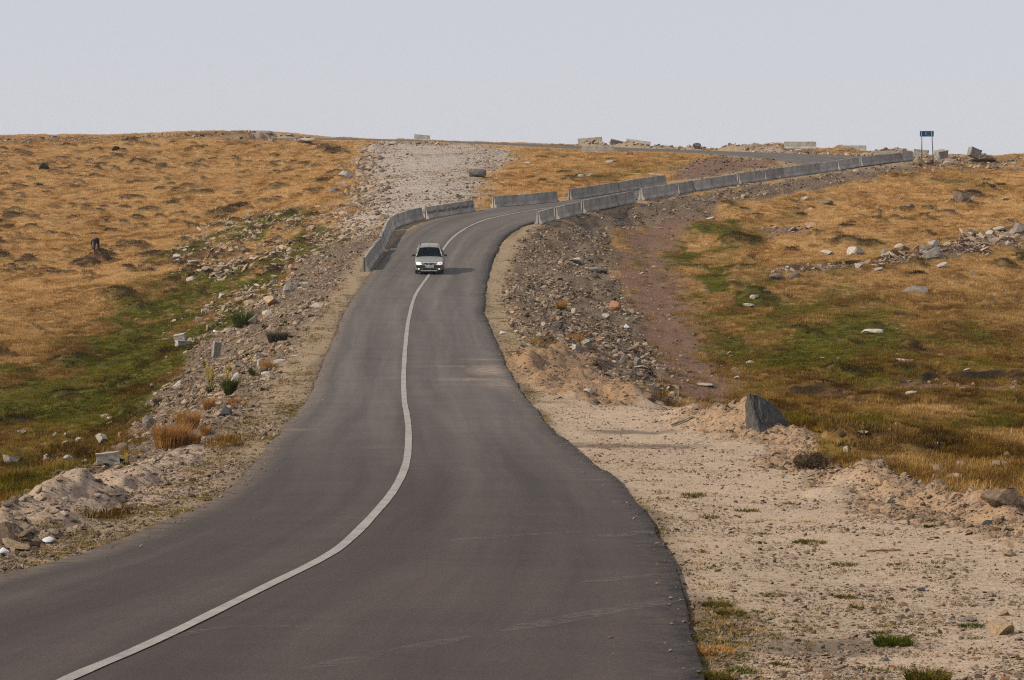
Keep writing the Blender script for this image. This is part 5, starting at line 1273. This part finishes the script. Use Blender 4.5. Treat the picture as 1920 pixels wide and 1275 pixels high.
# grass tufts on the pull-off that stand out
TF = [(1674,1212,74,22,'largest green grass tuft, low in the pull-off',330,'weed'),(1740,1278,84,26,'big tuft with dry blades at the bottom of the picture',360,'tuft'),(1345,1282,60,26,'olive tuft at the tarmac edge at the bottom of the picture',240,'tuft'),(1335,1225,90,16,'reddish dry mat of grass on the tarmac edge low in the picture',220,'dry'),
      (1522,1018,62,8,'flat olive tuft, upper middle of the pull-off',200,'tuft'),(1584,1060,56,8,'flat olive tuft below the upper middle one',180,'tuft'),(1500,1019,30,7,'small olive tuft touching the upper middle one',90,'tuft'),(1450,1119,56,8,'flat tuft left of the middle of the pull-off',150,'tuft'),(1585,1122,42,9,'flat tuft in the middle of the pull-off',140,'tuft'),(1605,1141,24,8,'dull tuft just below the middle tuft',80,'tuft'),
      (1650,1190,34,9,'green tuft above the largest tuft',110,'weed'),(1822,1176,50,9,'green tuft in front of the low blue-grey stone',140,'weed'),(1830,1198,34,7,'green tuft below the one by the blue-grey stone',80,'weed'),(1345,1138,60,14,'olive patch of grass along the tarmac edge',200,'tuft'),(1370,1155,50,14,'olive patch of grass below the edge patch',160,'tuft'),(1305,1036,54,7,'flat tuft near the tarmac edge, upper',120,'tuft'),
      (1435,1002,24,6,'small green tuft, upper left of the pull-off',70,'weed'),(1400,960,48,8,'flat olive tuft in the upper pull-off',130,'tuft'),(1300,930,50,9,'olive tuft near the tarmac edge in the upper pull-off',130,'tuft'),(1290,933,36,6,'dull tuft beside the olive one in the upper pull-off',70,'tuft'),(1479,946,24,6,'dark tuft right in the upper pull-off',70,'tuft'),(1330,972,40,7,'olive tuft left of centre in the upper pull-off',100,'tuft'),(1420,1149,24,7,'green tuft near the edge patches',70,'weed'),(1450,1219,34,7,'flat tuft low in the pull-off left of the largest',90,'tuft'),(1465,1250,30,9,'green tuft low in the pull-off above the bottom edge',90,'tuft'),(1390,1262,56,12,'green patch beside the olive bottom tuft',160,'weed')]
for a in TF: clump(a[0], a[1], a[2], a[3] * 1.15, a[6], a[4], 'grass tuft', 'grass_tuft', a[5], .9, .010, 5, 'grass tufts on the pull-off')

# ------------------------------------------------------------------ what nobody could count: gravel, rubble, grass
def scatter(name, sources, X, Y, Zz, rot, scl, pick, attrs, label, cat):
    n_ = len(X); me = bpy.data.meshes.new(name); me.vertices.add(n_); me.vertices.foreach_set('co', np.stack([X, Y, Zz], 1).astype(np.float32).ravel())
    for k, v in (('rot', rot), ('scl', scl)): at = me.attributes.new(k, 'FLOAT_VECTOR', 'POINT'); at.data.foreach_set('vector', np.ascontiguousarray(v, dtype=np.float32).ravel())
    at = me.attributes.new('pick', 'INT', 'POINT'); at.data.foreach_set('value', np.ascontiguousarray(pick, dtype=np.int32))
    for k, v in attrs.items(): set_attr(me, k, v)
    o = link(name, me); g = bpy.data.node_groups.new(name, 'GeometryNodeTree'); g.interface.new_socket('Geometry', in_out='INPUT', socket_type='NodeSocketGeometry'); g.interface.new_socket('Geometry', in_out='OUTPUT', socket_type='NodeSocketGeometry')
    gi = g.nodes.new('NodeGroupInput'); go = g.nodes.new('NodeGroupOutput'); ip = g.nodes.new('GeometryNodeInstanceOnPoints'); jn = g.nodes.new('GeometryNodeJoinGeometry')
    for sobj in reversed(sources):
        oi = g.nodes.new('GeometryNodeObjectInfo'); oi.inputs['Object'].default_value = sobj; oi.inputs['As Instance'].default_value = True; g.links.new(oi.outputs['Geometry'], jn.inputs[0])
    def na(nm, typ): q = g.nodes.new('GeometryNodeInputNamedAttribute'); q.data_type = typ; q.inputs['Name'].default_value = nm; return q.outputs['Attribute']
    er = g.nodes.new('FunctionNodeEulerToRotation'); g.links.new(na('rot', 'FLOAT_VECTOR'), er.inputs[0]); g.links.new(er.outputs[0], ip.inputs['Rotation'])
    g.links.new(gi.outputs[0], ip.inputs['Points']); g.links.new(jn.outputs[0], ip.inputs['Instance']); ip.inputs['Pick Instance'].default_value = True
    g.links.new(na('pick', 'INT'), ip.inputs['Instance Index']); g.links.new(na('scl', 'FLOAT_VECTOR'), ip.inputs['Scale']); g.links.new(ip.outputs[0], go.inputs[0])
    md = o.modifiers.new('scatter', 'NODES'); md.node_group = g
    return tag(o, label, cat, kind='stuff')
SRC = []
for k in range(7):
    me = rock_shape(200 + k, 2, 12).copy(); me.materials.append(M['stones']); SRC.append(bpy.data.objects.new('stone_source', me))
def stones(name, label, specs):
    XS = []
    for F, cnt, smin, smax, t0, t1, alpha, flat in specs:
        x, y, z = sample(weights(F, alpha=alpha), cnt); u = rng.random(cnt)
        sz = np.minimum(smin * (1 - u) ** (-1 / 2.0), smax) / 2
        sz = np.maximum(sz, y * .00010)            # what is too fine to see at a distance is left to the ground itself
        fx = sz * rng.uniform(.8, 1.5, cnt); fy = sz * rng.uniform(.8, 1.3, cnt); fz = sz * rng.uniform(.35, .9, cnt) * flat
        rt = np.stack([rng.normal(0, .45, cnt), rng.normal(0, .45, cnt), rng.uniform(0, 6.28, cnt)], 1)
        tn = t0 + (t1 - t0) * rng.random(cnt); rust = rng.random(cnt) < .025; tn = np.where(rust, 1.0, tn)
        XS.append((x, y, z + fz * .32, rt, np.stack([fx, fy, fz], 1), tn))
    if name == 'gravel':
        k_ = np.concatenate([rng.integers(0, 470, 1500) + len(EL), rng.integers(0, 470, 1500)]); E_ = EDGE[k_]; O_ = EOUT[k_]; off = .03 + rng.exponential(.16, len(k_)); off = np.where(E_[:, 1] > 62, off * (1 + .8 * (E_[:, 1] < 98)), off)
        x = E_[:, 0] - O_[:, 0] * off + rng.normal(0, .05, len(k_)); y = E_[:, 1] - O_[:, 1] * off + rng.normal(0, .12, len(k_)); z = E_[:, 2] + .2 * off / 6 + .004
        sz = np.minimum(.009 * (1 - rng.random(len(k_))) ** (-1 / 1.7), .05) / 2; XS.append((x, y, z + sz * .2, np.stack([rng.normal(0, .3, len(k_)), rng.normal(0, .3, len(k_)), rng.uniform(0, 6.28, len(k_))], 1), np.stack([sz * 1.2, sz, sz * .7], 1), rng.uniform(.3, .95, len(k_))))
    c = [np.concatenate([q[i] for q in XS]) for i in range(6)]
    return scatter(name, SRC, c[0], c[1], c[2], c[3], c[4], rng.integers(0, 7, len(c[0])), {'tint': c[5]}, label, 'gravel')
clus = smooth(.42, .62, fbm(GX / 1.3, GY / 2.2, 131, 4)); clus2 = smooth(.40, .60, fbm(GX / .8, GY / 1.2, 133, 3))
upper = np.where((GY > 258) & near & ~INSIDE & (SIDE > 0) & (GX > 8), 1 - smooth(5, 11, DE), 0)
stones('rubble', 'loose rubble covering the banks, the chute and the crest', [
    (W('rubL', .3) * (1 - .7 * W('dirtL', .4)) * (.3 + clus) * (GY < 72), 30000, .016, .14, .08, .95, .1, .8),
    (W('rubL', .3) * (.3 + clus) * (GY >= 66) * smooth(1.0, 2.2, DE), 62000, .032, .27, .10, .95, .25, .9),
    (W('rubR', .3) * (DE > .9) * (.25 + clus), 72000, .032, .29, .02, .88, .3, .9),
    (wchute * (.4 + clus) * smooth(9, 1, SD['chute']), 9000, .06, .36, .2, .85, .5, .75), (wchute, 30000, .03, .11, .38, .72, .4, .7),
    (W('stony', 1.5) * (.10 + clus ** 2), 11000, .10, .6, .5, .97, .6, .55),
    (np.maximum(W('path', .6), W('bareR', .6)) * (.2 + clus), 5200, .09, .85, .3, .97, .5, .5),
    (np.maximum(W('crestR', 1), upper), 4200, .12, .7, .2, .95, .6, .9),
    (wchute * smooth(4.5, .5, SD['chute']) * (GX < -8), 1500, .18, .8, .3, .9, .6, .8), (W('crestL', 1), 1300, .15, .7, .0, .8, .6, .7), (W('farDirt', 1), 1300, .08, .35, .05, .5, .5, .8),
    (wtrack, 2600, .04, .3, .1, .9, .4, .7), (grassw * (.15 + smooth(.55, .7, big)), 900, .1, .45, .55, .97, .8, .5),
    (W('trench', .4), 160, .06, .3, .3, .9, .4, .6), (W('brown', .6), 420, .06, .35, .0, .7, .3, .8)])
stones('gravel', 'fine gravel of the road shoulders and the tan pull-off', [
    (shoulder * (GY < 215) * (1 - wp) * (.3 + clus2), 34000, .014, .075, .15, .82, .15, .8),
    (wp * (.3 + clus2) * (1 - W('heap', .3)), 56000, .011, .075, .2, .97, .12, .75),
    (np.maximum(W('heap', .3), W('berm', .4)), 18000, .022, .15, .3, .72, .2, .9),
    (W('dirtL', .3), 4500, .015, .13, .3, .85, .2, .8)])
# grass sources
GS = []
for k, (n_, r, h, wd, ln) in enumerate([(40, .22, .15, .012, .6), (36, .25, .12, .013, .8), (44, .19, .19, .011, .45), (40, .22, .06, .014, .8), (40, .18, .075, .013, .7), (48, .26, .14, .018, .7)]):
    bm = bmesh.new(); blades(bm, n_, r, h, wd, ln, random.Random(300 + k)); me = new_mesh('tuft_source', bm); me.materials.append(M['grass']); GS.append(bpy.data.objects.new('tuft_source', me))
def grass(cnt):
    F = grassw * np.clip(1.1 - W('stony', 2) * .5, 0, 1) * (1 - .95 * peat_shade) * (1 - .8 * W('apron', .5))
    x, y, z = sample(weights(F, ymin=40, alpha=.42), cnt)
    g = lookup(green, x, y); dk = lookup(dark, x, y); m2 = fbm(x / 2.2, y / 5, 141, 4); m3 = fbm(x / .9, y / 1.6, 142, 3)
    isg = np.clip((g + (m2 - .5) * 1.3 + (m3 - .5) * .9 - .38) * 2.2, 0, 1)
    heath_shade = np.clip(dk * 1.3 * (.6 + .6 * rng.random(cnt)), 0, 1); heath_shade = np.where(rng.random(cnt) < .02, np.maximum(heath_shade, .6), heath_shade)  # dark scrub tone, with hummock shading painted in
    pick = np.where(heath_shade > .45, 5, np.where(isg > rng.random(cnt) * .8 + .25, rng.integers(3, 5, cnt), rng.integers(0, 3, cnt)))
    s = rng.uniform(.6, 1.25, cnt) * (1 + .15 * (y > 220)) * np.where(m3 > .62, 1.25, 1); tint = np.clip(rng.normal(.48, .2, cnt) + (m2 - .5) * 1.3 + (m3 - .5) * 1.0, 0, 1)
    rot = np.stack([rng.normal(0, .12, cnt), rng.normal(0, .12, cnt), rng.uniform(0, 6.28, cnt)], 1)
    return scatter('pasture_grass', GS, x, y, z - .01, rot, np.stack([s, s, s * rng.uniform(.75, 1.2, cnt)], 1), pick, {'tint': tint, 'greenness': isg, 'heath_shade': heath_shade, 'low': lookup(low, x, y)}, 'dry golden and green pasture grass on both sides of the road', 'grass')
grass(230000)
def small_tufts(cnt):
    tn = fbm(GX / .9, GY / 1.6, 151, 4)
    F = wp * smooth(.58, .70, tn) * (1 - W('heap', .3)) * (GY < 55) * .10 + shoulder * (1 - wp) * smooth(.5, .68, tn) * (GY < 140) * .6 + np.where(near & ~INSIDE & (SIDE > 0) & (GY < 46), (1 - smooth(.2, .9, DE)), 0) * .10 + wchute * smooth(.62, .7, fbm(GX / 3, GY / 7, 152, 4)) * .8 + W('rubR', .3) * smooth(.6, .7, tn) * .7 + W('rubL', .3) * smooth(.62, .72, tn) * .6 + wtrack * smooth(.52, .62, tn)
    x, y, z = sample(weights(F, alpha=.25), cnt); s = rng.uniform(.25, .8, cnt) * np.where(y > 60, 1.3, 1) * np.where(y > 150, 1.4, 1)
    return scatter('verge_grass', GS, x, y, z - .005, np.stack([rng.normal(0, .1, cnt), rng.normal(0, .1, cnt), rng.uniform(0, 6.28, cnt)], 1), np.stack([s, s, s * .8], 1), rng.integers(3, 5, cnt), {'tint': np.clip(rng.normal(.5, .25, cnt), 0, 1), 'greenness': np.clip(rng.normal(.75, .3, cnt), 0, 1), 'heath_shade': np.zeros(cnt), 'low': np.zeros(cnt)}, 'short sparse grass on the gravel beside the road', 'grass')
small_tufts(7000)

# ------------------------------------------------------------------ mist in the air
bm = bmesh.new(); zlo = float(ZT.min()) - 1.5
boxv(bm, (0, 2500, (zlo + 24) / 2), (3800, 5300, 24 - zlo)); hzo = link('haze', new_mesh('haze', bm)); m, t, b = mat('mist'); t.nodes.remove(b)
pv = N(t, 'ShaderNodeVolumePrincipled'); pv.inputs['Color'].default_value = (.93, .95, 1, 1); pv.inputs['Density'].default_value = .00011; pv.inputs['Anisotropy'].default_value = .2
t.links.new(pv.outputs[0], t.nodes['Material Output'].inputs['Volume']); hzo.data.materials.append(m); tag(hzo, 'thin pale mist filling the air over the pasture', 'haze', kind='stuff')
